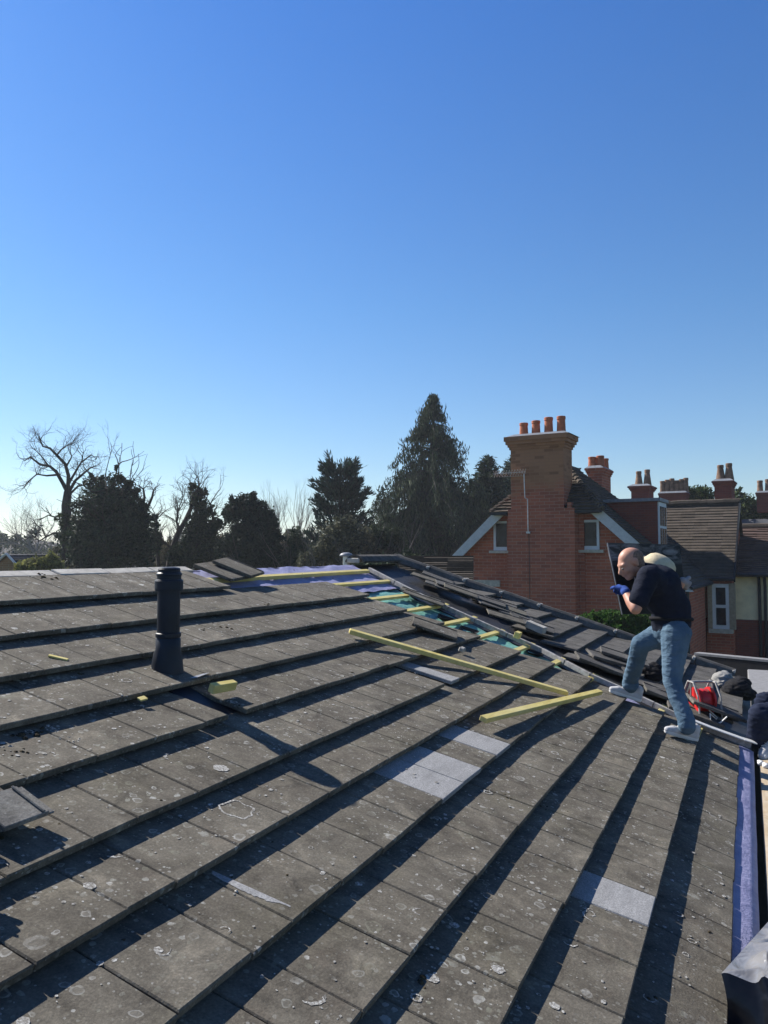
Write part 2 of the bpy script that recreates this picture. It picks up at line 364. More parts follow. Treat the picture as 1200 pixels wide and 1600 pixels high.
def tile_geo(m, a0, a1, b0, b1, lo, hi, mat, rr, thk=THK):
    # one tile: a thin slab whose lower edge rests on the course below, edges slightly worn
    j = lambda s: rr.uniform(-s, s)
    t0, t1, t2, t3 = lo+j(.002), lo+j(.002), hi+j(.001), hi+j(.001); ch = .004
    e0, e1 = b0+j(.0025), b0+j(.0025)
    bot = [RP(a0, e0, t0-thk), RP(a1, e1, t1-thk), RP(a1, b1, t2-thk), RP(a0, b1, t3-thk)]
    mid = [RP(a0, e0, t0-ch), RP(a1, e1, t1-ch), RP(a1, b1, t2-ch), RP(a0, b1, t3-ch)]
    top = [RP(a0+ch, e0+ch, t0), RP(a1-ch, e1+ch, t1), RP(a1-ch, b1, t2), RP(a0+ch, b1, t3)]
    k = len(m.v)
    m.add(bot+mid+top, [(3, 2, 1, 0)]+[(i, (i+1) % 4, (i+1) % 4+4, i+4) for i in range(4)]+[(i+4, (i+1) % 4+4, (i+1) % 4+8, i+8) for i in range(4)]+[(8, 9, 10, 11)], mat)
rr = random.Random(3)
tm = MB(); light_ids = 0
for n, b0 in enumerate(BL):
    gg = (BL[n+1] if n+1 < len(BL) else RIDGE)-b0; b1 = b0+gg+.07
    if n == len(BL)-1: b1 = RIDGE-.03
    J = joints(n % 2 == 1); end = AEND[n]
    for i in range(len(J)-1):
        a0, a1 = J[i]+.002, J[i+1]-.002
        if a0 > end-.08: break
        a1 = min(a1, end)
        near = False
        if n == 4 and (abs(a0-3.28) < .05 or abs(a0-3.55) < .05 or abs(a0-4.1) < .05): near = True
        if n == 1 and abs(a0-3.28+.145) < .05: near = True
        if n == 6 and abs(a0-4.92) < .14: near = True; a0 += .12
        # the tile under the pipe is cut away for its flashing
        if n == 7 and a0 < 3.13 < a1:
            a0 = 2.83; a1 = 2.99
        tile_geo(tm, a0, a1, b0+rr.uniform(-.003, .003), b1, LIP if n else LIP0, (LIP if n else LIP0)*(1-(b1-b0)/(gg+.09)), 1 if near else 0, rr, THK if n else .013)
# lichen: pale discs, rings and arcs on the tiles
def lichen(m, a, b, r, ring=0., arc=1.0, ph=0., seed=0, mi=2, el=1.):
    ns = 26; pts = []; n_ = ns if arc >= 1 else max(8, int(ns*arc))
    rs = random.Random(seed)
    for i in range(n_+(arc < 1)):
        th = ph+2*math.pi*arc*i/n_
        q = noise.noise(Vector((math.cos(th)*2.2+seed, math.sin(th)*2.2, seed*.37)))
        q2 = noise.noise(Vector((math.cos(th)*5+seed, math.sin(th)*5, seed*.71+4)))
        ro = r*(1+.22*q+.12*q2)
        if ring:
            wd = ring*(1+.8*q2); tp = 1 if arc >= 1 else max(.15, max(0, math.sin(math.pi*i/n_))**.5)
            pts.append((ro-wd*tp*r, ro, th))
        else: pts.append((0, ro, th))
    def V(rad, th):
        aa, bb = a+rad*math.cos(th)*el, b+rad*math.sin(th)
        return RP(aa, bb, top_h(a, b)+(bb-b)*0-(bb-b)*LIP/.4+.0022)
    if ring:
        vs = [V(p[0], p[2]) for p in pts]+[V(p[1], p[2]) for p in pts]; k = len(pts)
        m.add(vs, [(i, (i+1) % k, (i+1) % k+k, i+k) for i in range(k if arc >= 1 else k-1)], mi)
    else:
        m.add([V(p[1], p[2]) for p in pts], [tuple(range(len(pts)))], mi)
rl = random.Random(11)
def course_ok(b, r):
    for n in range(len(BL)):
        top = BL[n+1] if n+1 < len(BL) else RIDGE-.05
        if BL[n]+r+.01 < b < top-r-.005: return True
    return False
cnt = 0
for i in range(5200):
    a = rl.uniform(-1.5, 6.9); b = rl.uniform(.1, 4.0)
    cl = noise.noise(Vector((a*2.2, b*2.2, 3)))
    if cl < rl.uniform(-.45, .45): continue
    kind = rl.random(); r = rl.choice([.0025, .003, .004, .005, .006, .007, .01])
    if kind > .96: r = rl.uniform(.012, .02)
    if not course_ok(b, r) or a > AEND[max(i for i in range(12) if BL[i] <= b)]-.05: continue
    cnt += 1
    if kind > .8 and r > .005: lichen(tm, a, b, r*1.15, ring=rl.uniform(.2, .4), arc=1 if rl.random() < .4 else rl.uniform(.3, .7), ph=rl.uniform(0, 6), seed=i, el=rl.uniform(.8, 1.25))
    else: lichen(tm, a, b, r*.8, seed=i, el=rl.uniform(.7, 1.6))
def on_ab(x, y): p = onroof(x, y, .035); return p.x, p.y
for (x, y, r, ring, arc, ph) in ((372, 1265, .066, .13, 1, 0), (670, 1380, .05, .15, .42, 2.6), (935, 1432, .05, .16, .4, .5), (142, 1385, .017, 0, 1, 0), (490, 1560, .034, .35, .45, 2.8),
                                 (182, 1328, .03, .3, .3, 3), (715, 1440, .016, 0, 1, 0), (1022, 1550, .02, .3, .7, 1), (925, 1425, .02, .3, .6, 3), (650, 1178, .01, 0, 1, 0), (270, 1180, .03, .4, .4, 1),
                                 (345, 1205, .03, 0, 1, 0), (565, 1375, .012, 0, 1, 0), (655, 1430, .02, .4, .6, 0), (895, 1470, .022, .3, .5, 2), (1065, 1420, .02, .3, .8, 2), (870, 1570, .016, 0, 1, 0), (780, 1520, .02, 0, 1, 0),
                                 (680, 1525, .02, 0, 1, 0), (655, 1555, .017, .4, 1, 0), (250, 1484, .012, 0, 1, 0), (40, 1592, .014, 0, 1, 0), (385, 1075, .03, .25, .6, 3.2), (320, 985, .03, .3, .5, .5)):
    a, b = on_ab(x, y); lichen(tm, a, b, r, ring, arc, ph, seed=x)
# a chalky smear along one joint
sm = []; ns_ = 60
for i in range(ns_+1):
    q_ = i/ns_; x, y = 336+118*q_, 1370+72*q_; w_ = 15*math.sin(math.pi*min(1, q_*.75+.2))*(.75+.6*noise.noise(Vector((q_*5, 2, 1)))+.12*noise.noise(Vector((q_*25, 2, 1))))
    sm.append((onroof(x, y, .0), onroof(x-.1*w_, y+max(3, w_), 0)))
vs = []
for p, q in sm:
    for r_ in (p, q): vs.append(RP(r_.x, r_.y, top_h(r_.x, r_.y)+.0016))
tm.add(vs, [(2*i, 2*i+1, 2*i+3, 2*i+2) for i in range(ns_)], 1)
P(tm.build('roof_tiles', [M['weathered_concrete_tile'], M['new_grey_tile'], M['lichen']]))
# second roof beyond the timber edge: cleaner grey tiles, laid in the same courses
fm = MB()
for n, b0 in enumerate(BL[:-1]):
    gg = BL[n+1]-b0; b1 = b0+gg+.07
    a = gl(b0)+(1.0 if n < 1 else .25 if n < 2 else .42 if n < 3 else .5 if n < 6 else .7)+(.145 if n % 2 else 0)
    if n >= 7: a += .55
    while a < verge(b0)-.05:
        a1 = min(a+.3, verge(b0+.15))
        tile_geo(fm, a+.002, a1-.002, b0, b1, LIP*1.15, 0.004, 0, rr); a += .3
P(fm.build('grey_roof_tiles', M['clean_grey_tile']))
# membranes
def sheet(name, mat, a0, a1, b0, b1, na, nb, amp, lift=0., seed=0, fa=None, sag=0):
    m = MB()
    for i in range(na+1):
        for j in range(nb+1):
            b = b0+(b1-b0)*j/nb; lo = a0(b) if callable(a0) else a0; hi = a1(b) if callable(a1) else a1
            a = lo+(hi-lo)*i/na
            q = noise.noise(Vector((a*4.2+seed, b*5, seed)))+.6*noise.noise(Vector((a*11, b*9+seed, 2)))
            s = -sag*abs(math.sin(math.pi*(b-b0)/.33)) if sag else 0
            m.v.append(tuple(RP(a, b, lift+amp*q+s)))
    for i in range(na):
        for j in range(nb): k_ = i*(nb+1)+j; m.f.append((k_, k_+1, k_+nb+2, k_+nb+1)); m.m.append(0)
    return P(m.build(name, M[mat], smooth=True, fix=False))
sheet('lilac_underlay', 'lilac_membrane', 4.6, lambda b: gl(b)-.02, 3.42, 4.12, 70, 24, .016, -.012, 5)
sheet('teal_underlay', 'teal_membrane', lambda b: 6.3, lambda b: gl(b)-.02, 1.22, 3.45, 24, 90, .02, -.03, 2)
sheet('lilac_underlay', 'lilac_membrane', lambda b: 6.3, lambda b: gl(b)-.02, -.03, 1.24, 16, 44, .01, -.02, 9)
sheet('black_underlay', 'black_felt', lambda b: gl(b)+.02, lambda b: verge(b)-.05, -.02, 4.15, 30, 40, .008, -.03, 3)
# a torn flap in the teal membrane
for (x, y, s) in ((735, 985, .16), (700, 966, .12), (838, 1020, .1)):
    p = onroof(x, y, 0); m = MB()
    m.add([RP(p.x-s, p.y+.05, -.005), RP(p.x+s*.4, p.y+.1, .0), RP(p.x+s, p.y-.06, -.004), RP(p.x-.02, p.y-.09, .0), RP(p.x, p.y, -.055)], [(0, 1, 4), (1, 2, 4), (2, 3, 4), (3, 0, 4)])
    P(m.build('torn_opening', M['roof_void'], fix=False))
# eaves strip of membrane dressed over the fascia
m = MB(); na = 150
for i in range(na+1):
    a = -2.2+9.2*i/na; wv = .006*noise.noise(Vector((a*3, 1, 2)))
    for j, (b, l) in enumerate(((.14, -.006), (.06, .0+wv*.4), (.01, -.002+wv), (-.03+wv*.5, -.008), (-.033+wv*.5, -.06))): m.v.append(tuple(RP(a, b, l)))
for i in range(na):
    for j in range(4): k_ = i*5+j; m.f.append((k_, k_+1, k_+6, k_+5)); m.m.append(0)
P(m.build('eaves_membrane', M['lilac_membrane'], smooth=True, fix=False))
# battens fixed across the stripped strip
BT = [((541, 912), (616, 908)), ((597, 935), (634, 930)), ((650, 952), (698, 945)), ((705, 973), (742, 965)), ((757, 993), (786, 986)), ((815, 1013), (833, 1007)), ((865, 1037), (880, 1030)), ((919, 1064), (930, 1055)), ((1030, 1118), (1039, 1104)), ((1088, 1141), (1099, 1137))]
for p, q in BT:
    p = onroof(*p, .012); q = onroof(*q, .012); bb = (p.y+q.y)/2
    p = RP(p.x-.25, bb, .006); q = RP(q.x+.04, bb-.012, .006)
    m = MB(); m.bar(p, q, .05, .026, NRM); P(m.build('batten', M['yellow_timber'], bevel=.002))
# timber edge / lead strip between the roofs
m = MB(); bs = [0.0, .45, .75, 1.0, 1.3, 1.55, 1.8, 2.15, 2.5, 2.8, 3.1, 3.5, 3.9]
for b0, b1 in zip(bs, bs[1:]):
    m.bar(RP(gl(b0)+.02, b0+.003, .022), RP(gl(b1)+.02, b1-.003, .022), .04, .045, NRM)
P(m.build('edge_board', M['grey_timber'], bevel=.003))
# white flashing strip near the eaves
m = MB()
pts = [onroof(x, y, .06) for x, y in ((1085, 1126), (1110, 1136), (1135, 1145), (1160, 1154), (1180, 1160))]
for i in range(len(pts)-1): m.bar(pts[i], pts[i+1], .07, .008, NRM)
P(m.build('flashing', M['white_paint']))
# verge: angle tiles bedded on mortar down the far edge
bvals = [4.15-.44*i for i in range(10)]
def cap_tile(p, q, wl, ht, up):
    m = MB(); X = (q-p).normalized(); Y = Vector(up).cross(X).normalized(); Z = X.cross(Y)
    prof = [(-wl, -ht*.75), (-wl*.55, -ht*.2), (-wl*.18, 0), (wl*.18, 0), (wl*.55, -ht*.2), (wl, -ht*.75)]; th = .02
    k_ = len(prof); vs = []
    for e in (p, q):
        vs += [e+Y*y+Z*z for y, z in prof]+[e+Y*y*.9+Z*(z-th) for y, z in prof]
    fs = []
    for i in range(k_-1):
        fs += [(i, i+1, i+1+2*k_, i+2*k_), (i+k_, i+3*k_, i+1+3*k_, i+1+k_), (i, i+k_, i+1+k_, i+1), (i+2*k_, i+1+2*k_, i+1+3*k_, i+3*k_)]
    fs += [(0, 2*k_, 3*k_, k_), (k_-1, 2*k_-1, 4*k_-1, 3*k_-1)]
    m.add(vs, fs); return m
for i in range(9):
    b0, b1 = bvals[i], bvals[i+1]
    p = RP(verge(b0)+.02, b0, .115+rl.uniform(-.008, .008)); q = RP(verge(b1)+.02, b1+.012, .115+rl.uniform(-.008, .008))
    P(cap_tile(p, q, .12, .1, NRM).build('verge_tile', M['clean_grey_tile']))
    m = MB(); m.bar(RP(verge(b1)+.02, b1-.012, .082), RP(verge(b1)+.02, b1+.022, .082), .17, .05, NRM); P(m.build('mortar_joint', M['mortar'], bevel=.006))
for i in range(3):
    a0 = 7.98+.42*i
    P(cap_tile(RP(a0, RIDGE+.04, .1), RP(a0+.41, RIDGE+.04, .1), .13, .1, UP).build('ridge_tile', M['clean_grey_tile']))
m = MB(); m.bar(RP(7.95, RIDGE+.03, .03), RP(7.985, RIDGE+.03, .03), .16, .06, UP); P(m.build('mortar_joint', M['mortar'], bevel=.01))
# rest of the building: back slope, end, walls, fascia, gutter board
m = MB()
zr = EZ+T*RIDGE-.055
m.add([(-2.5, RIDGE, zr-.012), (verge(RIDGE)+.02, RIDGE, zr-.012), (verge(RIDGE)+.02, 2*RIDGE, EZ-.05), (-2.5, 2*RIDGE, EZ-.05)], [(0, 1, 2, 3)])
P(m.build('back_slope', M['weathered_concrete_tile']))
m = MB()
m.add([(-2.4, .12, 0), (verge(.1)-.05, .12, 0), (verge(.1)-.05, .12, EZ-.06), (-2.4, .12, EZ-.06)], [(0, 1, 2, 3)])
m.add([(verge(.1)-.05, .12, 0), (verge(RIDGE)-.05, RIDGE, 0), (verge(RIDGE)-.05, RIDGE, zr-.05), (verge(.1)-.05, .12, EZ-.03)], [(0, 1, 2, 3)])
m.add([(verge(RIDGE)-.05, RIDGE, 0), (verge(RIDGE)-.05, 8.2, 0), (verge(RIDGE)-.05, 8.2, EZ-.1), (verge(RIDGE)-.05, RIDGE, zr-.05)], [(0, 1, 2, 3)])
m.add([(-2.4, .12, 0), (-2.4, 8.2, 0), (-2.4, 8.2, EZ), (-2.4, RIDGE, zr-.05), (-2.4, .12, EZ)], [(0, 1, 2, 3, 4)])
m.add([(-2.4, 8.2, 0), (verge(RIDGE)-.05, 8.2, 0), (verge(RIDGE)-.05, 8.2, EZ-.1), (-2.4, 8.2, EZ-.1)], [(0, 1, 2, 3)])
P(m.build('wall', M['buff_brick'], fix=False))
m = MB(); m.bbox(-2.45, verge(.1), .02, .05, EZ-.3, EZ-.12); P(m.build('fascia', M['dark_gutter']))
m = MB()
m.add([RP(-2.4, .1, -.06), RP(verge(.1)-.06, .1, -.06), RP(verge(4.1)-.06, 4.1, -.06), RP(-2.4, 4.1, -.06)], [(0, 1, 2, 3)])
P(m.build('roof_deck', M['roof_void']))
# dry ridge bedding along the stripped ridge, left half
m = MB()
a = -2.2
while a < 4.85:
    m.bar(RP(a, RIDGE-.03, .004+rl.uniform(-.005, .005)), RP(a+.44, RIDGE-.03, .004+rl.uniform(-.005, .005)), .1, .03, NRM); a += .45
P(m.build('ridge_bedding', M['mortar'], bevel=.006))
m = MB(); m.bar(RP(4.85, 3.84, .01), RP(7.8, 3.87, .012), .05, .034, NRM); P(m.build('batten', M['yellow_timber'], bevel=.002))
# ---- moss and grit lying on the tiles
m = MB(); rg = random.Random(5)
def lump(m, p, r, mi=0):
    k_ = len(m.v); n1, n2 = 6, 4; vs = []
    for i in range(n2+1):
        ph = math.pi*.5*i/n2
        for j in range(n1):
            th = 2*math.pi*j/n1; q = r*(1+rg.uniform(-.3, .3)); vs.append(p+AX*(q*math.cos(ph)*math.cos(th))+SLP*(q*math.cos(ph)*math.sin(th))+NRM*(q*.7*math.sin(ph)))
    m.add(vs, [(i*n1+j, i*n1+(j+1) % n1, (i+1)*n1+(j+1) % n1, (i+1)*n1+j) for i in range(n2) for j in range(n1)], mi)
for (x, y, n_, spr, rmax, mi) in ((52, 1147, 14, .03, .014, 0), (30, 1180, 8, .02, .01, 0), (135, 1052, 5, .012, .012, 0), (85, 1140, 8, .02, .011, 1), (115, 1160, 8, .03, .008, 1), (8, 1165, 8, .03, .009, 1), (175, 1272, 1, 0, .012, 1), (100, 1298, 1, 0, .012, 0), (62, 1320, 1, 0, .009, 1), (28, 1298, 1, 0, .008, 1), (83, 1308, 1, 0, .009, 1),
                                  (360, 985, 4, .02, .014, 0), (325, 986, 3, .02, .012, 0), (80, 902, 10, .05, .016, 0), (420, 950, 6, .05, .012, 0), (850, 1172, 4, .02, .01, 0), (860, 1260, 3, .02, .011, 0), (925, 1440, 3, .015, .009, 0), (670, 1540, 4, .015, .012, 0), (1035, 1560, 2, .01, .008, 0), (1120, 1455, 2, .01, .008, 0), (800, 1250, 3, .03, .008, 0), (560, 1060, 4, .05, .01, 0)):
    for i in range(n_):
        p = onroof(x, y, .03); p = RP(p.x+rg.gauss(0, spr), p.y+rg.gauss(0, spr*.7), 0); p = RP(p.x, p.y, top_h(p.x, p.y)-.002); lump(m, p, rg.uniform(.35, 1)*rmax, mi)
for i in range(150):
    a = rg.uniform(.8, 6.8); b = rg.uniform(.1, 4); lump(m, RP(a, b, top_h(a, b)-.002), rg.uniform(.003, .008), 0 if rg.random() < .7 else 1)
tag(m.build('moss_crumbs', [M['moss'], M['lichen']], smooth=True), 'dark crumbs of moss and pale grit scattered over the roof tiles', 'moss', kind='stuff')
# ---- scaffold walkway below the eaves
for i, lb in enumerate(('dusty tan scaffold board nearest the eaves', 'tan scaffold board second out from the eaves', 'tan scaffold board third out from the eaves', 'outermost tan scaffold board, farthest from the eaves')):
    m = MB(); y = -.16-.235*i; m.bbox(-2.5, 8.6, y-.112, y+.112, EZ-.14, EZ-.1)
    tag(m.build('scaffold_board', M['scaffold_timber'], bevel=.004), lb, 'board', 'scaffold boards along the eaves')
# ------------------------------------------------------------------ the red brick house across the way
HD = 24.0; PHI = R(30)
HX = RT*math.cos(PHI)-FW*math.sin(PHI); HY = RT*math.sin(PHI)+FW*math.cos(PHI)
r0 = ray(850, 863); HO = EYE+r0*(HD/r0.dot(FW)); HO.z = 0
HROT = math.atan2(HX.y, HX.x)
def hl(p): p = Vector(p)-HO; return Vector((p.dot(HX), p.dot(HY), p.z))
def hp(x, y, Y=0):                            # point on the house's plane at depth Y: local x and height
    r = ray(x, y); e = EYE-HO; s = (Y-e.dot(HY))/r.dot(HY); q = hl(EYE+r*s); return q.x, q.z
def courses(m, near, far, n, thick=.045, seed=0, seg=1.1, mi=0):
    # plain tiles: each course a strip whose lower edge stands proud; near(v)/far(v) give the two side edges
    rs = random.Random(seed)
    for i in range(n):
        v0, v1 = i/n, min(1.0, (i+1.25)/n)
        a0, a1, b0, b1 = near(v0), far(v0), near(v1), far(v1)
        nn = (a1-a0).cross(b0-a0)
        if nn.length < 1e-6: nn = (a1-a0).cross(b1-a0)
        nn.normalize()
        if nn.z < 0: nn = -nn
        L = (a1-a0).length; k = max(1, int(L/seg))
        for j in range(k):
            s0, s1 = j/k, (j+1)/k; t = thick*(1+rs.uniform(-.22, .22))
            p0, p1, q1, q0 = a0.lerp(a1, s0), a0.lerp(a1, s1), b0.lerp(b1, s1), b0.lerp(b1, s0)
            m.add([p0, p1, q1, q0, p0+nn*t, p1+nn*t, q1+nn*.006, q0+nn*.006], [(4, 5, 6, 7), (0, 1, 5, 4), (0, 4, 7, 3), (1, 2, 6, 5), (0, 3, 2, 1)], mi)
hs = empty('brick_house', HO, HROT, label='red brick house with half-hipped gable, big chimney stack on its front and bay window', cat='house')
V3 = Vector
CX = .16; ZE = H-.98; XR = 4.28; XL = 2*CX-XR; ZH = H+1.31; SL = .93
def rake_x(z): return (XR-CX)-(z-ZE)/SL       # half width of the gable at height z
APZ = H+2.95; HIPY = 1.35
# walls
m = MB(); wx = XR-.22
m.prism([(2*CX-wx, 0), (wx, 0), (wx, ZE-.05), (CX+rake_x(ZH)-.2, ZH), (CX-rake_x(ZH)+.2, ZH), (2*CX-wx, ZE-.05)], 0, .3)
m.bbox(wx-.3, wx, .3, 4.5, 0, ZE); m.bbox(2*CX-wx, 2*CX-wx+.3, .3, 8.5, 0, ZE); m.bbox(2*CX-wx+.3, wx, 8.2, 8.5, 0, ZE)
m.build('wall', M['orange_brick'], hs)
# roof of the gable block
rm = MB()
def lerp3(p, q, v): return V3(p).lerp(V3(q), v)
vh = (ZH-ZE)/(APZ-ZE)
def front(side):
    def f(v):
        z = ZE+(APZ-ZE)*v; x = CX+side*max(0, rake_x(z))
        return V3((x, -.28 if v < vh else -.28+(HIPY+.28)*(v-vh)/(1-vh), z))
    return f
def back(side):
    def f(v):
        z = ZE+(APZ-ZE)*v; x = CX+side*max(0, rake_x(z)); return V3((x, 8.6-5.2*v if side > 0 else 8.6-5.2*v, z))
    return f
courses(rm, front(1), back(1), 44, seed=1); courses(rm, front(-1), back(-1), 44, seed=2)
courses(rm, lambda v: V3((CX-rake_x(ZH)-.12+(rake_x(ZH)+.1)*v, -.45+(HIPY+.45)*v, ZH-.1+(APZ-ZH+.12)*v+.03)), lambda v: V3((CX+rake_x(ZH)+.12-(rake_x(ZH)+.1)*v, -.45+(HIPY+.45)*v, ZH-.1+(APZ-ZH+.12)*v+.03)), 17, .075, 3, seg=.34)
courses(rm, lambda v: V3((CX+rake_x(ZE+(APZ-ZE)*v), 8.6-5.2*v, ZE+(APZ-ZE)*v)), lambda v: V3((CX-rake_x(ZE+(APZ-ZE)*v), 8.6-5.2*v, ZE+(APZ-ZE)*v)), 30, seed=4)
roof = rm.build('roof', M['brown_plain_tile'], hs, fix=False)
# bonnet hip tiles
m = MB()
for s in (-1, 1):
    for i in range(16):
        v = i/16; p = V3((CX+s*(rake_x(ZH)+.1)*(1-v), -.43+(HIPY+.43)*v, ZH-.07+(APZ-ZH+.12)*v)); q = V3((CX+s*(rake_x(ZH)+.1)*(1-v-.1), -.43+(HIPY+.43)*(v+.1), ZH-.03+(APZ-ZH+.12)*(v+.09)))
        m.tube([p+V3((0, 0, .05)), q], [.1, .05], 7)
m.build('hip_tiles', M['brown_plain_tile'], roof, fix=False)
# barge boards, soffit and half-hip eave
for s in (-1, 1):
    m = MB(); zt = ZH-.03
    x0, x1 = CX+s*rake_x(ZE-.1), CX+s*rake_x(zt)
    m.add([(x0, -.3, ZE-.12), (x1, -.3, zt), (x1-s*.42, -.3, zt), (x0-s*.36, -.3, ZE-.12), (x0, -.22, ZE-.12), (x1, -.22, zt), (x1-s*.42, -.22, zt), (x0-s*.36, -.22, ZE-.12)],
          [(0, 1, 2, 3), (7, 6, 5, 4), (0, 4, 5, 1), (1, 5, 6, 2), (2, 6, 7, 3), (3, 7, 4, 0)])
    m.build('barge_board', M['barge_grey'], hs)
m = MB(); m.bbox(CX-rake_x(ZH)-.08, -1.02, -.5, -.4, ZH-.13, ZH-.05); m.build('gutter', M['dark_gutter'], hs)
m = MB(); m.bbox(.95, CX+rake_x(ZH)+.1, -.5, -.4, ZH-.13, ZH-.05); m.build('gutter', M['dark_gutter'], hs)
for q0_, q1_ in ((CX-rake_x(ZH), -1.0), (1.13, CX+rake_x(ZH))):
    m = MB(); m.bbox(q0_, q1_, -.4, -.001, ZH-.14, ZH-.09); m.build('soffit', M['dark_gutter'], hs)
# gable windows
def gable_window(x0, x1, z0, z1):
    m = MB(); t = .075
    m.bbox(x0, x0+t, -.06, .05, z0, z1); m.bbox(x1-t, x1, -.06, .05, z0, z1); m.bbox(x0+t, x1-t, -.058, .05, z1-t, z1); m.bbox(x0+t, x1-t, -.058, .05, z0, z0+t*1.5)
    w_ = m.build('window', M['white_paint'], hs)
    m = MB(); m.bbox(x0+t, x1-t, -.025, .02, z0+t*1.5, z1-t); m.build('pane', M['window_glass'], w_)
    m = MB(); m.bbox(x0-.13, x1+.13, -.14, -.001, z0-.09, z0-.005); m.build('sill', M['stone_trim'], w_)
    m = MB(); m.bbox(x0-.1, x1+.1, -.012, 0, z1+.002, z1+.2); m.build('lintel', M['orange_brick'], w_)
gable_window(-1.65, -1.1, H+.06, H+1.0); gable_window(1.2, 1.73, H+.08, H+.98)
m = MB(); m.bbox(-2.67, -1.45, -.05, -.001, H-1.1, H-.9); m.build('stone_band', M['stone_trim'], hs)
# chimney stack: breast from the ground, shoulders, oversailing cap and four pots
m = MB()
m.bbox(-.98, 1.12, -.52, -.001, 0, H+1.33); m.bbox(-.88, .8, -.5, .4, H+1.33, H+3.2)
m.bbox(-1.18, -.985, -.1, -.002, 0, H+1.22); m.bbox(1.125, 1.28, -.1, -.002, 0, H+1.22)
m.bbox(.9, 1.02, -.5, -.05, H+1.33, H+1.5)
for i, (o_, z0, z1) in enumerate(((.035, 3.2, 3.28), (.075, 3.28, 3.36), (.125, 3.36, 3.46), (.165, 3.46, 3.6))): m.bbox(-.88-o_, .8+o_, -.5-o_, .4+o_, H+z0, H+z1)
ch = m.build('chimney_stack', M['chimney_brick'], hs)
m = MB(); m.add([(-1.02, -.62, H+3.6), (1.02, -.62, H+3.6), (1.02, .57, H+3.6), (-1.02, .57, H+3.6), (-.8, -.4, H+3.7), (.8, -.4, H+3.7), (.8, .35, H+3.7), (-.8, .35, H+3.7)], [(0, 1, 5, 4), (1, 2, 6, 5), (2, 3, 7, 6), (3, 0, 4, 7), (4, 5, 6, 7)]); m.build('flaunching', M['lead_sheet'], ch)
def pot(x, y, z, hh, r, mat, parent, taper=.85):
    m = MB(); m.lathe([(r*1.0, 0), (r*.97, hh*.1), (r*taper, hh*.8), (r*taper*1.12, hh*.82), (r*taper*1.12, hh*.97), (r*taper, hh), (r*taper*.7, hh), (r*taper*.6, hh*.8)], 16, (x, y, z)); return m.build('chimney_pot', M[mat], parent, smooth=False)
for x, hh in ((-.6, .44), (-.2, .48), (.21, .55), (.61, .55)): pot(x, -.05, H+3.66, hh, .145, 'terracotta', ch)
# television aerial on the stack
ae = empty('television_aerial', hl(EYE)*0, label='television aerial on a thin mast fixed to the big brick chimney', cat='aerial'); ae.location = HO; ae.rotation_euler = (0, 0, HROT)
m = MB(); xx, zz = hp(819, 740, -.6); x2, z2 = hp(826, 790, -.6); _, z3 = hp(828, 832, -.56)
m.tube([(xx, -.62, zz), (xx+.02, -.62, z2+.25)], .016, 6); m.tube([(xx+.1, -.6, z2+.2), (xx+.11, -.6, z3)], .018, 6); m.tube([(xx+.02, -.62, z2+.25), (xx+.1, -.6, z2+.2)], .016, 6); m.build('mast', M['aluminium'], ae)
m = MB(); m.box((xx+.11, -.57, z3), .12, .1, .06); m.build('bracket', M['aluminium'], ae)
m = MB()
p0 = V3((xx+.06, -.62, zz+.05)); p1 = V3((xx-.95, -.75, zz+.02)); m.tube([p0, p1], .01, 5)
for i in range(12):
    p = p0.lerp(p1, (i+.4)/12); m.tube([p+V3((.02, -.2, .07)), p+V3((-.02, .2, -.07))], .006, 4); m.tube([p+V3((.06, -.06, .09)), p+V3((-.05, .06, -.1))], .006, 4)
m.tube([p0+V3((-.05, 0, -.12)), p1+V3((.3, 0, -.1))], .006, 4); m.build('antenna_rods', M['aluminium'], ae)
# dark cable down the breast
m = MB(); m.tube([(xx+.11, -.54, z3), (xx+.12, -.535, z3-1.5), (xx+.1, -.535, z3-2.9)], .008, 4); m.build('cable', M['black_plastic'], ae)
# chimney behind the ridge
def stack(name, x0, x1, y0, y1, z0, z1, pots, mat, potmat, label, ph=.5, pr=.14, cap=.09, parent=None, taper=.85, cyl=True):
    e = empty(name, HO, HROT, label=label, cat='chimney') if parent is None else None
    m = MB(); m.bbox(x0, x1, y0, y1, z0, z1-.22)
    for i in range(3): o_ = cap*(i+1)/3; m.bbox(x0-o_, x1+o_, y0-o_, y1+o_, z1-.22+.073*i, z1-.22+.073*(i+1))
    b = m.build('stack', M[mat], e or parent)
    if parent: b.name = 'chimney_stack'
    m = MB(); m.add([(x0-cap, y0-cap, z1), (x1+cap, y0-cap, z1), (x1+cap, y1+cap, z1), (x0-cap, y1+cap, z1), (x0+.05, y0+.05, z1+.1), (x1-.05, y0+.05, z1+.1), (x1-.05, y1-.05, z1+.1), (x0+.05, y1-.05, z1+.1)], [(0, 1, 5, 4), (1, 2, 6, 5), (2, 3, 7, 6), (3, 0, 4, 7), (4, 5, 6, 7)]); m.build('flaunching', M['lead_sheet'], e or b)
    for i, (fx, fy) in enumerate(pots): pot(x0+(x1-x0)*fx, y0+(y1-y0)*fy, z1+.05, ph*(1+.08*((i*7) % 3-1)), pr, potmat, e or b, taper)
    return e
def stack_px(x0, x1, ytop, ybot, Y, depth, *a, **k):
    X0, Z1 = hp(x0, ytop, Y); X1, _ = hp(x1, ytop, Y); _, Z0 = hp(x0, ybot, Y); return stack(a[0], X0, X1, Y, Y+depth, min(Z0, Z1-.6), Z1, *a[1:], **k)
X0, Z1 = hp(918, 732, 4.2); X1, _ = hp(940, 732, 4.2)
stack('chimney_stack', X0, X1, 4.2, 5.5, H+.6, Z1, [(.2, .2), (.75, .25), (.25, .75), (.75, .75)], 'orange_brick', 'terracotta', '', .42, .15, parent=hs)
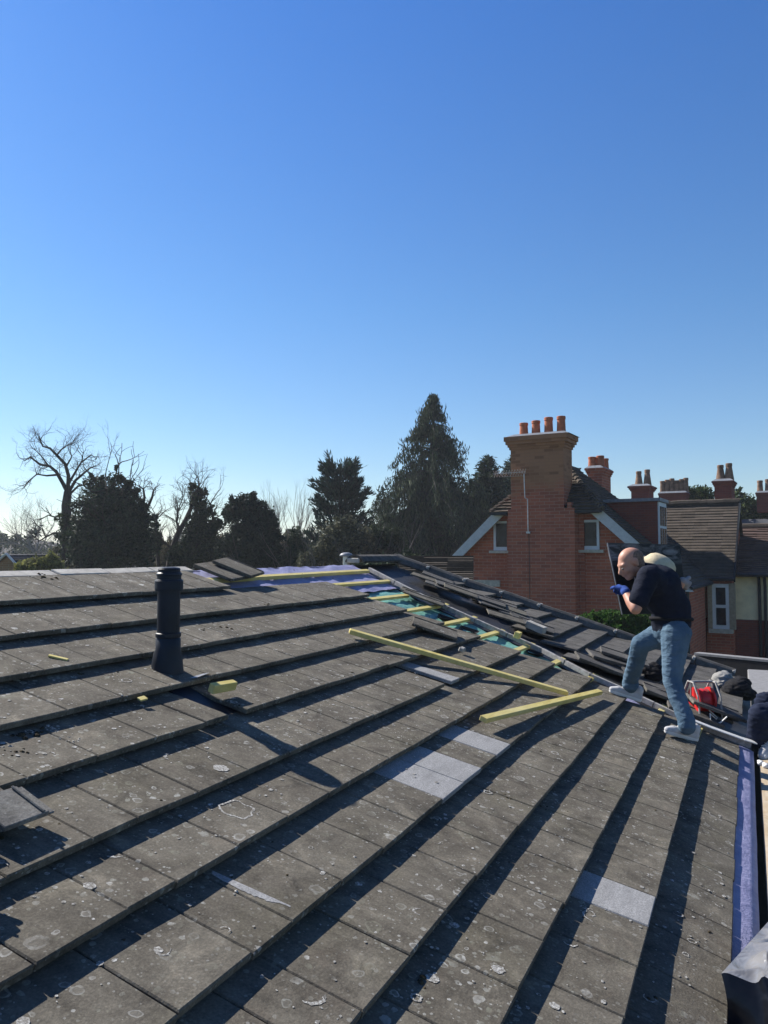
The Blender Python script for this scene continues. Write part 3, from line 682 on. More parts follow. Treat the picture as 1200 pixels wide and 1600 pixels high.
# dormer on the right-hand slope
YD = 1.4; XD1, ZT = hp(1027, 783, YD); zb = ZE+SL*((XR-CX)-(XD1-CX)); xin = XR-(ZT-ZE)/SL
dm = MB(); dm.prism([(XD1, zb-.12), (XD1, ZT), (xin, ZT)], YD, YD+1.25)
d = dm.build('dormer', M['dark_red_brick'], hs)
m = MB(); m.bbox(xin-.25, XD1+.1, YD-.1, YD+1.35, ZT, ZT+.1); m.build('dormer_roof', M['lead_sheet'], d)
m = MB(); m.bbox(XD1+.002, XD1+.05, YD+.02, YD+1.23, zb-.05, ZT-.02); wd = m.build('window', M['white_paint'], d)
m = MB()
for i in range(3):
    for j in range(2): m.bbox(XD1+.04, XD1+.056, YD+.12+.37*i, YD+.42+.37*i, zb+.08+(ZT-zb-.15)*.5*j, zb+(ZT-zb-.15)*.5*(j+1))
m.build('pane', M['window_glass'], wd)
# side wing: tiled slope, ridge, verge and cream gable wall
YW = 4.47; XW1, ZW = hp(1148, 904, YW); YR_ = YW+2.25; XW2, ZRW = hp(1144, 785, YR_)
wm = MB(); courses(wm, lambda v: V3((1.2, YW-.15+(YR_-YW+.15)*v, ZW-.02+(ZRW-ZW)*v)), lambda v: V3((XW1+(XW2-XW1)*v*.15, YW-.15+(YR_-YW+.15)*v, ZW-.02+(ZRW-ZW)*v)), 26, .032, 8, seg=.45)
courses(wm, lambda v: V3((XW1, 2*YR_-YW-(YR_-YW)*v, ZW+(ZRW-ZW)*v)), lambda v: V3((1.2, 2*YR_-YW-(YR_-YW)*v, ZW+(ZRW-ZW)*v)), 20, .05, 9)
wr = wm.build('roof', M['brown_plain_tile'], hs, fix=False)
m = MB()
for i in range(14):
    xa = 1.3+i*(XW1-1.3)/14; m.tube([(xa, YR_, ZRW+.0+rl.uniform(-.01, .02)), (xa+(XW1-1.3)/14+.02, YR_, ZRW+.02)], [.13, .12], 8)
m.build('ridge_tiles', M['brown_plain_tile'], wr, fix=False)
m = MB(); m.prism([(0, 0)], 0, 1) if False else None
xw = XW1-.1
m.add([(xw, YW+.25, 0), (xw, 2*YR_-YW-.25, 0), (xw, 2*YR_-YW-.25, ZW), (xw, YR_, ZRW-.05), (xw, YW+.25, ZW), (wx, YW+.25, 0), (wx, YW+.25, ZW)], [(0, 1, 2, 3, 4), (5, 0, 4, 6)])
m.build('wing_wall', M['orange_brick'], hs, fix=False)
m = MB(); m.bar((XW1, YW-.15, ZW-.05), (XW1, YR_, ZRW-.04), .05, .2, (0, 0, 1)); m.build('barge_board', M['dark_gutter'], hs)
m = MB(); m.tube([(wx-.3, YW-.2, ZW-.02), (XW1, YW-.2, ZW-.02)], .06, 8); m.build('gutter', M['dark_gutter'], hs)
m = MB(); m.tube([(XR+.03, -.3, ZE-.03), (XR+.03, YW-.2, ZE-.03)], .06, 8); m.tube([(wx+.07, .35, ZE-.1), (wx+.07, .35, 0)], .045, 8); m.build('gutter', M['dark_gutter'], hs)
# bay window in the wing
xb0, zb1 = hp(1113, 912, YW+.1); xb1, _ = hp(1139, 912, YW+.1); _, zb0 = hp(1120, 982, YW+.1)
m = MB(); t = .1
for x in (xb0, xb1-t): m.bbox(x, x+t, YW-.02, YW+.24, zb0, zb1)
m.bbox(xb0+t, xb1-t, YW-.018, YW+.24, zb1-.12, zb1); m.bbox(xb0+t, xb1-t, YW-.018, YW+.24, zb0, zb0+.12); m.bbox(xb0+t, xb1-t, YW+.0, YW+.2, (zb0+zb1)/2-.05, (zb0+zb1)/2+.05)
bw = m.build('window', M['white_paint'], hs)
m = MB(); m.bbox(xb0+.02, xb1-.02, YW+.1, YW+.16, zb0+.02, zb1-.02); m.build('pane', M['window_glass'], bw)
m = MB(); m.bbox(xb0-.12, xb1+.1, YW-.1, YW+.24, zb0-.14, zb0-.002); m.build('sill', M['stone_trim'], bw)
m = MB(); m.bbox(xb1+.002, xb1+.18, YW-.03, YW+.24, zb0-.01, zb1+.02); m.bbox(xb0-.14, xb0-.002, YW-.03, YW+.24, zb0-.01, zb1+.02); m.build('surround', M['stone_surround'], bw)
# ------------------------------------------------------------------ neighbours of the brick house
nb = empty('cream_house', HO, HROT, label='cream rendered house with mauve tiled roof and brick base right of the brick house', cat='house')
YN = 5.3; xa, za = hp(1149, 897, YN); xe, _ = hp(1320, 897, YN); yr = YN+3.2; _, zr_ = hp(1180, 824, yr); _, zm = hp(1160, 968, YN)
m = MB(); courses(m, lambda v: V3((xa-1.5, YN-.3+3.5*v, za+(zr_-za)*v)), lambda v: V3((xe, YN-.3+3.5*v, za+(zr_-za)*v)), 26, .05, 21, seg=.6)
courses(m, lambda v: V3((xe, YN+6.7-3.5*v, za+(zr_-za)*v)), lambda v: V3((xa-1.5, YN+6.7-3.5*v, za+(zr_-za)*v)), 20, .05, 22); rf = m.build('roof', M['mauve_plain_tile'], nb, fix=False)
m = MB(); m.tube([(xa-1.5, yr, zr_+.03), (xe, yr, zr_+.03)], .12, 8); m.build('ridge_tiles', M['brown_plain_tile'], rf)
m = MB(); m.bbox(xa-1.3, xe-.2, YN, YN+6, zm, za+.02); m.build('wall', M['cream_render'], nb)
m = MB(); m.bbox(xa-1.33, xe-.17, YN-.03, YN+6.03, 0, zm-.001); m.build('lower_wall', M['dark_red_brick'], nb)
m = MB(); m.tube([(xa-1.5, YN-.36, za-.02), (xe, YN-.36, za-.02)], .06, 8)
m.build('gutter', M['dark_gutter'], nb)
for px in (1187, 1196):
    xp, _ = hp(px, 930, YN); m = MB(); m.tube([(xp, YN-.3, za-.08), (xp, YN-.08, za-.4), (xp, YN-.08, 0)], .05, 8); m.build('downpipe', M['dark_gutter'], nb)
m = MB(); xp0, z0 = hp(1150, 984, YN); xp1, z1 = hp(1196, 970, YN)
# stacks on roofs farther back
stack_px(986, 1013, 760, 800, 13, 1.2, 'brick_chimney', [(.3, .5), (.8, .5)], 'dark_red_brick', 'sooty_terracotta', 'squat brick chimney with two tapered pots rising behind the dormer', ph=.75, pr=.19, cap=.14, taper=.6)
stack_px(1030, 1072, 771, 800, 20, 1.1, 'brick_chimney', [(.06, .5), (.24, .5), (.42, .5), (.6, .5), (.78, .5), (.94, .5)], 'dark_red_brick', 'sooty_terracotta', 'long far chimney carrying a row of six pots above the wing ridge', ph=.72, pr=.15, cap=.06, taper=.8)
stack_px(1116, 1143, 752, 800, 12, 1.2, 'brick_chimney', [(.28, .5), (.78, .5)], 'dark_red_brick', 'sooty_terracotta', 'brick chimney with two tapered pots above the right end of the wing ridge', ph=.75, pr=.2, cap=.1, taper=.6)
stack_px(1182, 1240, 770, 800, 22, 1.1, 'brick_chimney', [(.08, .5), (.3, .5), (.52, .5), (.74, .5), (.94, .5)], 'dark_red_brick', 'sooty_terracotta', 'far chimney with a row of pots cut by the right edge of the picture', ph=.7, pr=.16, cap=.06, taper=.8)
# the roofs those far stacks belong to, behind trees
for (px0, px1, Y, ytop, lab) in ((975, 1090, 12.6, 800, 'dark far terrace roof carrying the two-pot and six-pot chimneys'), (1100, 1290, 21.4, 812, 'dark far terrace roof behind the trees at the right')):
    X0, Z = hp(px0, ytop, Y); X1, _ = hp(px1, ytop, Y); e = empty('terrace_house', HO, HROT, label=lab, cat='house')
    m = MB(); Y0 = Y-2.6; Y1 = Y+9.5
    m.add([(X0-1, Y0, Z-2.6), (X1+1, Y0, Z-2.6), (X1+1, Y+.6, Z), (X0-1, Y+.6, Z), (X0-1, Y1, Z-4.5), (X1+1, Y1, Z-4.5)], [(0, 1, 2, 3), (3, 2, 5, 4)]); m.build('roof', M['slate_tile'], e, fix=False)
    m = MB(); m.bbox(X0-.8, X1+.8, Y0+.3, Y+3, 0, Z-2.65); m.build('wall', M['dark_red_brick'], e)
# low roof seen between our roof and the brick house
e = empty('low_tiled_building', at(660, 900, 17)*0, label='low brown tiled roof glimpsed between our ridge end and the brick gable', cat='building')
m = MB(); a, b, c_, d_ = at(628, 869, 17), at(740, 869, 16), at(740, 915, 14.2), at(615, 915, 15.2)
courses(m, lambda v: d_.lerp(a, v), lambda v: c_.lerp(b, v), 16, .05, 31, seg=.5); m.build('roof', M['brown_plain_tile'], e, fix=False)
m = MB(); q = [d_, c_, b, a]
m.add([Vector((p.x, p.y, 0)) for p in q]+[p-UP*.08 for p in q], [(i, (i+1) % 4, (i+1) % 4+4, i+4) for i in range(4)]); m.build('wall', M['buff_brick'], e, fix=False)
# small house at far left
e = empty('gabled_house', label='small house with white barge boards and dark slate roof at the far left', cat='house')
A, Bl, Br = at(15, 866, 30), at(-22, 897, 30), at(47, 900, 30); back_v = (at(97, 862, 37)-at(15, 866, 30)); back_v.z = 0
m = MB(); courses(m, lambda v: Br.lerp(A, v)-back_v*.03, lambda v: Br.lerp(A, v)+back_v, 14, .05, 41, seg=1.5); courses(m, lambda v: Bl.lerp(A, v)+back_v, lambda v: Bl.lerp(A, v)-back_v*.03, 14, .05, 42, seg=1.5); m.build('roof', M['slate_tile'], e, fix=False)
m = MB(); G0 = Vector((Bl.x, Bl.y, 0)); G1 = Vector((Br.x, Br.y, 0)); m.add([G0, G1, Br, A, Bl], [(0, 1, 2, 3, 4)]); m.add([G1, G1+back_v, Br+back_v, Br], [(0, 1, 2, 3)]); m.add([G0+back_v, G0, Bl, Bl+back_v], [(0, 1, 2, 3)]); m.build('wall', M['buff_brick'], e, fix=False)
m = MB(); f_ = -back_v.normalized()*.35
m.bar(A+f_+UP*.03, Br+f_+(Br-A)*.06, .05, .16, -f_); m.bar(A+f_+UP*.03, Bl+f_+(Bl-A)*.06, .05, .16, -f_); m.build('barge_board', M['white_paint'], e)
# flat roofed extension beyond the eaves on the right
e = empty('parapet_wall', label='dark parapet wall with a thin pale coping beyond the eaves at the right', cat='wall')
p0, p1 = at(1088, 1021, 13), at(1290, 1030, 11.6); p1.z = p0.z; nn_ = (p1-p0).cross(UP).normalized(); nn_ = nn_ if nn_.dot(FW) > 0 else -nn_
m = MB(); m.bar(p0, p1, .18, .035); m.build('coping', M['flat_roof_felt'], e)
m = MB(); q0, q1 = p0-UP*.036, p1-UP*.036; m.hexa([Vector((q.x, q.y, 0)) for q in (q0-nn_*.08, q1-nn_*.08, q1+nn_*.08, q0+nn_*.08)], [q0-nn_*.08, q1-nn_*.08, q1+nn_*.08, q0+nn_*.08]); m.build('wall_face', M['dark_gutter'], e)
# lower felt roof right beside the eaves
q0, q1, q2, q3 = at(1172, 1082, 9.4), at(1290, 1092, 9.0), at(1290, 1052, 11), at(1168, 1050, 11.4)
m = MB(); zq = (q0.z+q1.z+q2.z+q3.z)/4
m.hexa([Vector((p.x, p.y, zq-.35)) for p in (q0, q1, q2, q3)], [Vector((p.x, p.y, zq)) for p in (q0, q1, q2, q3)])
e = empty('low_flat_roof', label='pale grey low flat roof just beyond the crouching worker', cat='roof'); m.build('deck', M['flat_roof_felt'], e, bevel=.01)
m = MB(); m.hexa([Vector((p.x*.98+.0, p.y*.98, 0)) for p in (q0, q1, q2, q3)], [Vector((p.x*.99, p.y*.99, zq-.352)) for p in (q0, q1, q2, q3)]); m.build('wall', M['dark_gutter'], e)
# ------------------------------------------------------------------ trees
def quads(name, C, U, W, mat, parent=None):
    n = len(C); v = np.empty((n*4, 3)); v[0::4] = C-U; v[1::4] = C-W*.75+U*.05; v[2::4] = C+U; v[3::4] = C+W*.75+U*.05
    me = bpy.data.meshes.new(name); me.from_pydata(v.tolist(), [], np.arange(n*4).reshape(n, 4).tolist()); me.materials.append(M[mat])
    o = bpy.data.objects.new(name, me); COL.objects.link(o); o.parent = parent; return o
def rdirs(n):
    d = rng.normal(size=(n, 3)); return d/np.linalg.norm(d, axis=1)[:, None]
def leaf_cloud(name, clumps, n, size, mat, parent=None, droop=0, shell=.55, outward=0.):
    """clumps: (centre, radii) pairs; leaves lie mostly towards each clump's surface and thin out unevenly"""
    tot = sum(r[0]*r[1]*r[2] for c, r in clumps)**1.0; C = []; O = []
    for c, r in clumps:
        k_ = max(10, int(n*r[0]*r[1]*r[2]/tot)); d = rdirs(k_); q = rng.uniform(shell, 1.0, k_)**.7
        q *= 1+.25*np.array([noise.noise(Vector(x*3.1)+Vector(c)) for x in d])
        C.append(np.array(c)+d*q[:, None]*np.array(r)); O.append(d)
    for q_ in range(max(6, len(clumps)*5)):                 # stray sprigs break the outline
        c, r = clumps[rng.integers(len(clumps))]; d = rdirs(1)[0]; d[2] = abs(d[2])*1.2-.2; k_ = int(max(12, n*.004)); r_ = np.array(r)
        s_ = rng.uniform(.8, 1.32, k_)[:, None]; C.append(np.array(c)+d*r_*s_+rng.normal(size=(k_, 3))*min(r)*.1); O.append(np.repeat(d[None], k_, 0))
    C = np.concatenate(C); O = np.concatenate(O); k_ = len(C)
    U = rdirs(k_)+O*outward; U[:, 2] -= droop; U /= np.linalg.norm(U, axis=1)[:, None]
    W = np.cross(U, rdirs(k_)); W /= np.linalg.norm(W, axis=1)[:, None]
    s = size*rng.uniform(.6, 1.4, k_)[:, None]
    return quads(name, C, U*s, W*s*.55, mat, parent)
class Tree:
    def __init__(s, seed): s.m = MB(); s.r = random.Random(seed); s.tips = []
    def limb(s, p, d, L, r, depth, sides=5, bend=.25, up=.1, spread=.7, kids=(2, 3), shrink=.68, rs=.62):
        pts = [Vector(p)]; rad = [r]; d = Vector(d).normalized(); k_ = 4 if depth > 0 else 3
        for i in range(k_):
            d = (d+Vector((s.r.gauss(0, bend), s.r.gauss(0, bend), s.r.gauss(0, bend)+up))*.55).normalized()
            pts.append(pts[-1]+d*L/k_); rad.append(r*(1-(1-rs)*(i+1)/k_))
        s.m.tube(pts, rad, max(3, sides), cap=False)
        if depth <= 0: s.tips.append(pts[-1]); return
        for i in range(s.r.randint(*kids)):
            t_ = s.r.choice(range(2, k_+1)) if i else k_
            e = (d+Vector((s.r.gauss(0, spread), s.r.gauss(0, spread), s.r.gauss(0, spread*.7)))).normalized()
            s.limb(pts[t_], e, L*shrink*s.r.uniform(.75, 1.2), rad[t_]*(.9 if i == 0 else s.r.uniform(.55, .8)), depth-1, sides-1, bend, up, spread, kids, shrink, rs)
def gpt(x, d):                                # foot of a tree seen at picture column x, depth d
    p = at(x, 863, d); return Vector((p.x, p.y, 0))
def tz(y, d): return H+(863-y)*d/FPX          # height of a picture row at that depth
def pxm(d): return d/FPX
def tree(name, x, d, label, group=None, cat='tree'): return empty(name, gpt(x, d), label=label, cat=cat, group=group)
def loc(px, py, d, x0): p = at(px, py, d)-gpt(x0, d); return p
# 1 tall bare tree
D_ = 36; e = tree('bare_tree', 106, D_, 'tall bare tree with a crooked spreading crown and ivied trunk at the left')
t = Tree(21); J = lambda x, y, dd=0: loc(x, y, D_+dd, 106)
t.m.tube([V3((0, 0, 0)), J(106, 890), J(105, 830), J(103, 790), J(106, 768)], [.34, .29, .24, .21, .18], 9, False)
for pts, r in ((((106, 770), (98, 755), (88, 738), (78, 728), (62, 724), (48, 716), (38, 718)), .15), (((106, 768), (107, 745), (102, 728), (90, 712), (78, 700), (66, 693), (60, 682)), .15), (((108, 768), (118, 752), (130, 742), (140, 732), (150, 728)), .12), (((107, 756), (118, 735), (128, 720), (130, 708)), .1), (((106, 775), (122, 760), (138, 755), (152, 744)), .09), (((88, 742), (72, 740), (58, 742), (44, 752), (36, 764)), .08), (((104, 800), (86, 808), (76, 806), (66, 812)), .09), (((106, 800), (118, 792), (126, 784)), .09), (((104, 728), (112, 716), (110, 706)), .07), (((88, 712), (96, 702), (108, 695), (116, 698)), .07), (((76, 728), (64, 712), (54, 704)), .06), (((128, 722), (142, 712), (152, 716)), .06), (((102, 836), (84, 832), (72, 840), (62, 846), (54, 838)), .09), (((72, 840), (66, 826), (56, 820)), .06)):
    P3 = [J(x, y, 1.2*noise.noise(Vector((x*.05, y*.05, 1)))*(i > 0)*1.5) for i, (x, y) in enumerate(pts)]
    t.m.tube(P3, [r*.68*(1-.75*i/(len(P3)-1)) for i in range(len(P3))], 6, False)
    for i in range(2, len(P3)):
        for q in range(4 if i < len(P3)-1 else 5):
            dd = (P3[i]-P3[i-1]).normalized(); base = P3[i-1].lerp(P3[i], t.r.random())
            t.limb(base, dd+Vector((t.r.gauss(0, .75), t.r.gauss(0, .75), t.r.gauss(.25, .6))), t.r.uniform(.35, .7), .016, 3, 4, .35, .08, .65, (2, 3), .7, .6)
t.m.build('trunk', M['dark_bark'], e, fix=False)
leaf_cloud('ivy', [(J(106, 895-i*9)+V3((rl.uniform(-.2, .2), 0, 0)), (.38, .38, .4)) for i in range(11)], 1500, .09, 'ivy_leaf', e)
# 2 pale distant bare tree, left
D_ = 62; e = tree('bare_tree', 56, D_, 'pale fine-twigged bare tree in the distance behind the slate roof')
t = Tree(5); t.m.tube([V3((0, 0, 0)), loc(56, 868, D_, 56)], [.3, .2], 6, False)
for i in range(9):
    t.limb(loc(56+rl.uniform(-4, 4), 868-rl.uniform(0, 8), D_, 56), Vector(RT)*rl.uniform(-1.2, .9)+UP*rl.uniform(.5, 1.0)+FW*rl.uniform(-.5, .5), rl.uniform(1.4, 1.9), .07, 4, 5, .25, .12, .42, (2, 3), .74, .6)
t.m.build('trunk', M['pale_bark'], e, fix=False)
# 3 dense holly
D_ = 33; e = tree('holly_tree', 172, D_, 'broad dense dark evergreen, widest mass of the left-hand tree line')
c = []
def clump(px, py, rx, ry, d, x0, dd=0): q = pxm(d); c.append((loc(px, py, d+dd, x0), (rx*q, rx*q, ry*q)))
for a in ((175, 760, 16, 22), (160, 790, 38, 34), (190, 795, 34, 36), (140, 822, 28, 38), (205, 830, 34, 44), (170, 850, 60, 50), (130, 862, 26, 40), (222, 866, 20, 40), (150, 758, 12, 16), (200, 772, 16, 16), (180, 744, 6, 14), (215, 800, 14, 18)): clump(*a, D_, 172, rl.uniform(-.7, .7))
leaf_cloud('crown', c, 26000, .085, 'holly_leaf', e, shell=.25)
t = Tree(6); t.m.tube([V3((0, 0, 0)), loc(172, 850, D_, 172), loc(174, 760, D_, 172)], [.3, .25, .06], 7, False)
for y in range(745, 850, 9): t.limb(loc(172, y+10, D_, 172), Vector((rl.gauss(0, 1), rl.gauss(0, 1), .6)), 1.3, .05, 2, 4)
t.limb(loc(165, 745, D_, 172), RT*.1+UP, 1.0, .03, 3, 4, .15, .15, .5); t.m.build('trunk', M['dark_bark'], e, fix=False)
# 4 twisted snags to its right
D_ = 35; e = tree('bare_tree', 224, D_, 'twisted bare snag with curled limbs beside the dense dark evergreen')
t = Tree(8); J = lambda x, y, dd=0: loc(x, y, D_+dd, 224)
for pts, r in ((((224, 890), (222, 850), (226, 815), (222, 795), (218, 782), (210, 772), (206, 766)), .14), (((224, 800), (232, 790), (238, 776), (240, 766)), .09), (((222, 795), (226, 778), (224, 764), (218, 760)), .07), (((226, 815), (212, 800), (204, 786)), .06)):
    P3 = [J(x, y) for x, y in pts]; t.m.tube(P3, [r*(1-.6*i/(len(P3)-1)) for i in range(len(P3))], 6, False)
    for i in range(2, len(P3)):
        for q in range(4): t.limb(P3[i], (P3[i]-P3[i-1]).normalized()+Vector((t.r.gauss(0, .8), t.r.gauss(0, .8), t.r.gauss(.2, .6))), t.r.uniform(.25, .55), .02, 2, 4, .45, .05, .7)
t.m.tube([V3((0, 0, 0)), J(224, 890)], [.2, .14], 6, False); t.m.build('trunk', M['dark_bark'], e, fix=False)
# 5 ivy-clad leaning trees
D_ = 37; e = tree('ivy_clad_tree', 300, D_, 'ragged ivy-clad tree with bare twigs leaning right, left of the dark rounded evergreen')
t = Tree(9); J = lambda x, y, dd=0: loc(x, y, D_+dd, 300)
for pts, r in ((((262, 895), (268, 860), (278, 835), (290, 815), (298, 795), (302, 780)), .16), (((308, 895), (308, 850), (307, 800), (303, 768)), .13), (((325, 890), (328, 840), (332, 810), (330, 785)), .09), (((268, 856), (256, 848), (250, 852)), .06), (((248, 890), (244, 840), (243, 808)), .1), (((282, 830), (276, 815), (278, 800)), .06)):
    P3 = [J(x, y, .4*i*(x % 3-1)) for i, (x, y) in enumerate(pts)]; t.m.tube(P3, [r*(1-.5*i/(len(P3)-1)) for i in range(len(P3))], 6, False)
    for i in range(1, len(P3)):
        for q in range(4): t.limb(P3[i], (P3[i]-P3[i-1]).normalized()+Vector((t.r.gauss(0, .7), t.r.gauss(0, .7), t.r.gauss(.3, .5))), t.r.uniform(.5, 1.0), .03, 3, 4, .35, .08, .55)
t.m.tube([V3((0, 0, 0)), J(300, 895)], [.25, .2], 6, False); t.m.build('trunk', M['dark_bark'], e, fix=False)
c = []
for a in ((303, 768, 9, 12), (310, 785, 14, 14), (318, 800, 16, 14), (308, 815, 13, 18), (300, 840, 16, 26), (325, 835, 18, 24), (290, 868, 30, 22), (330, 868, 24, 24), (335, 820, 10, 9), (243, 820, 7, 14), (246, 850, 9, 24), (318, 772, 5, 8), (345, 822, 8, 8)): clump(*a, D_, 300, rl.uniform(-.5, .5))
leaf_cloud('crown', c, 13000, .08, 'ivy_leaf', e, shell=.15)
# 6 dark rounded evergreen
D_ = 34; e = tree('yew_tree', 395, D_, 'near-black rounded evergreen with two domed heads')
c = []
for a in ((385, 785, 20, 16), (370, 800, 22, 20), (395, 800, 18, 24), (415, 815, 20, 24), (358, 810, 10, 14), (420, 850, 20, 48), (395, 860, 38, 46), (365, 862, 20, 40), (405, 830, 30, 30), (374, 832, 14, 20)): clump(*a, D_, 395, rl.uniform(-.5, .5))
leaf_cloud('crown', c, 26000, .08, 'yew_leaf', e, shell=.2, droop=.3)
m = MB(); m.tube([V3((0, 0, 0)), loc(392, 860, D_, 395), loc(385, 790, D_, 395)], [.35, .25, .08], 7, False); m.build('trunk', M['dark_bark'], e, fix=False)
# 7 pale birches
for px, D_, top, lab in ((432, 60, 772, 'pale bare tree with fine upright twigs behind the near-black evergreen'), (462, 64, 770, 'second pale bare tree, partly behind the dark feathery conifer')):
    e = tree('bare_tree', px, D_, lab); t = Tree(px)
    t.m.tube([V3((0, 0, 0)), loc(px, 866, D_, px)], [.25, .18], 6, False)
    for i in range(9): t.limb(loc(px, 866, D_, px), RT*rl.uniform(-.5, .5)+UP+FW*rl.uniform(-.3, .3), rl.uniform(1.5, 2.0), .07, 4, 5, .16, .2, .28, (2, 3), .76, .6)
    t.m.build('trunk', M['pale_bark'], e, fix=False)
# 8 feathery conifer: upswept fronds
def fronds(name, x0, D_, specs, label, mat, leaf, per, up, group=None, barkr=.3, top=730):
    e = tree(name, x0, D_, label); C = []; U = []; W = []; mb = MB(); rs = random.Random(x0)
    mb.tube([V3((0, 0, 0)), loc(x0, 866, D_, x0), loc(x0, top+10, D_, x0)], [barkr, barkr*.7, .04], 7, False)
    for (px, py, L, az, el) in specs:
        p = loc(px, py, D_, x0); q = Vector((0, 0, p.z)); dr = RT*math.cos(az)*math.cos(el)+FW*math.sin(az)*math.cos(el)+UP*math.sin(el)
        tip = p+dr*L; pts = [q.lerp(p, .3), p, p+dr*L*.5+UP*(.06*L*up), tip+UP*(.25*L*up)]
        mb.tube(pts, [.035, .028, .018, .006], 4, False)
        for k_ in range(per):
            s = rs.random()**.8; b = pts[1].lerp(pts[2], s*2) if s < .5 else pts[2].lerp(pts[3], s*2-1)
            spread_ = (1-s*.75)*L*.22; off = Vector((rs.gauss(0, 1), rs.gauss(0, 1), rs.gauss(0, .6)))*spread_
            d = (dr+UP*.5*up+off.normalized()*.6).normalized(); C.append(b+off); U.append(d*leaf*rs.uniform(.6, 1.4)); x = d.cross(Vector((rs.gauss(0, 1), rs.gauss(0, 1), rs.gauss(0, 1)))).normalized(); W.append(x*leaf*.3)
    mb.build('trunk', M['dark_bark'], e, fix=False)
    quads('crown', np.array(C), np.array(U), np.array(W), mat, e); return e
D_ = 40; sp = []; rs = random.Random(4)
for i in range(150):
    v = rs.random(); y = 738+v*135; hw = 6+44*min(1, v*1.5); x = 532+rs.uniform(-1, 1)*hw*.75; sp.append((x, y, rs.uniform(.7, 1.25), 0 if x > 532 else math.pi, 0)); sp[-1] = (x, y, sp[-1][2], math.atan2(rs.gauss(0, .7), (x-532)/max(hw, 1)*1.3), rs.uniform(.35, 1.0))
fronds('feathery_conifer', 532, D_, sp, 'dark blue-green conifer with upswept feathery fronds, left of the tall drooping cypress', 'fir_leaf', .15, 75, .5, top=735)
# 10 tall drooping cypress
D_ = 45; x0 = 672; e = tree('cypress_tree', x0, D_, 'tallest tree, a drooping dark cypress with pointed top')
rs = random.Random(12); C = []; U = []; W = []; mb = MB()
mb.tube([V3((0, 0, 0)), loc(x0, 866, D_, x0), loc(676, 700, D_, x0), loc(678, 622, D_, x0)], [.5, .4, .16, .03], 8, False)
prof = [(615, 3), (630, 7), (650, 15), (668, 24), (690, 30), (705, 38), (722, 42), (745, 52), (775, 60), (810, 70), (850, 74), (885, 66)]
def hwid(y): return float(np.interp(y, [p[0] for p in prof], [p[1] for p in prof]))
for i in range(600):
    y = 618+(886-618)*rs.random()**.85; hw = hwid(y)*pxm(D_)*rs.choice([.5, .65, .8, .95, 1.05, 1.2, 1.4, 1.6]); az = rs.uniform(0, 2*math.pi)
    if noise.noise(Vector((math.cos(az)*1.3, math.sin(az)*1.3, y*.045))) < -.12: continue
    base = Vector((0, 0, tz(y-6, D_)))+RT*(5*(1-(y-615)/270))*pxm(D_)
    dr = RT*math.cos(az)+FW*math.sin(az); L = hw
    pts = [base, base+dr*L*.5+UP*.12*L, base+dr*L*.85-UP*.02*L, base+dr*L-UP*(.2*L+.2)]
    mb.tube(pts, [.04, .03, .015, .005], 4, False)
    for k_ in range(int(25+48*L)):
        s = 1-rs.random()**1.3*.95; seg = min(2, int(s*3)); b = pts[seg].lerp(pts[seg+1], s*3-seg)
        ln = rs.uniform(.2, .75)*(.6+.3*L); b = b+Vector((rs.gauss(0, .13), rs.gauss(0, .13), -ln*rs.random()**1.6))
        d = Vector((rs.gauss(0, .35), rs.gauss(0, .35), -1)).normalized(); C.append(b); U.append(d*rs.uniform(.08, .2)); x = d.cross(Vector((rs.gauss(0, 1), rs.gauss(0, 1), 0))).normalized(); W.append(x*rs.uniform(.03, .06))
mb.build('trunk', M['dark_bark'], e, fix=False); quads('crown', np.array(C), np.array(U), np.array(W), 'cypress_leaf', e)
# 11 spruces behind the house
for px, D_, pr, lab, sd in ((762, 48, [(714, 3), (730, 14), (760, 30), (800, 40), (870, 44)], 'green conifer with a spiky top between the cypress and the big chimney', 2), (800, 52, [(712, 3), (730, 10), (760, 26), (800, 36), (870, 40)], 'conifer half hidden behind the big chimney', 3)):
    e = tree('spruce_tree', px, D_, lab); rs = random.Random(sd); C = []; U = []; W = []; mb = MB()
    mb.tube([V3((0, 0, 0)), loc(px, 866, D_, px), loc(px, pr[0][0], D_, px)], [.35, .28, .02], 7, False)
    for i in range(330):
        y = pr[0][0]+(870-pr[0][0])*rs.random()**.8; L = float(np.interp(y, [p[0] for p in pr], [p[1] for p in pr]))*pxm(D_)*rs.uniform(.6, 1.15); az = rs.uniform(0, 6.28)
        base = Vector((0, 0, tz(y, D_))); dr = RT*math.cos(az)+FW*math.sin(az)+UP*rs.uniform(.1, .5); tip = base+dr*L; mb.tube([base, tip], [.03, .006], 4, False)
        for k_ in range(int(10+26*L)):
            s = rs.random()**.6; b = base.lerp(tip, s)+Vector((rs.gauss(0, .12), rs.gauss(0, .12), rs.gauss(-.05, .12))); d = (dr.normalized()+Vector((rs.gauss(0, .6), rs.gauss(0, .6), rs.gauss(.1, .5)))).normalized()
            C.append(b); U.append(d*rs.uniform(.1, .22)); x = d.cross(Vector((rs.gauss(0, 1), rs.gauss(0, 1), rs.gauss(0, 1)))).normalized(); W.append(x*.06)
    mb.build('trunk', M['dark_bark'], e, fix=False); quads('crown', np.array(C), np.array(U), np.array(W), 'spruce_leaf', e)
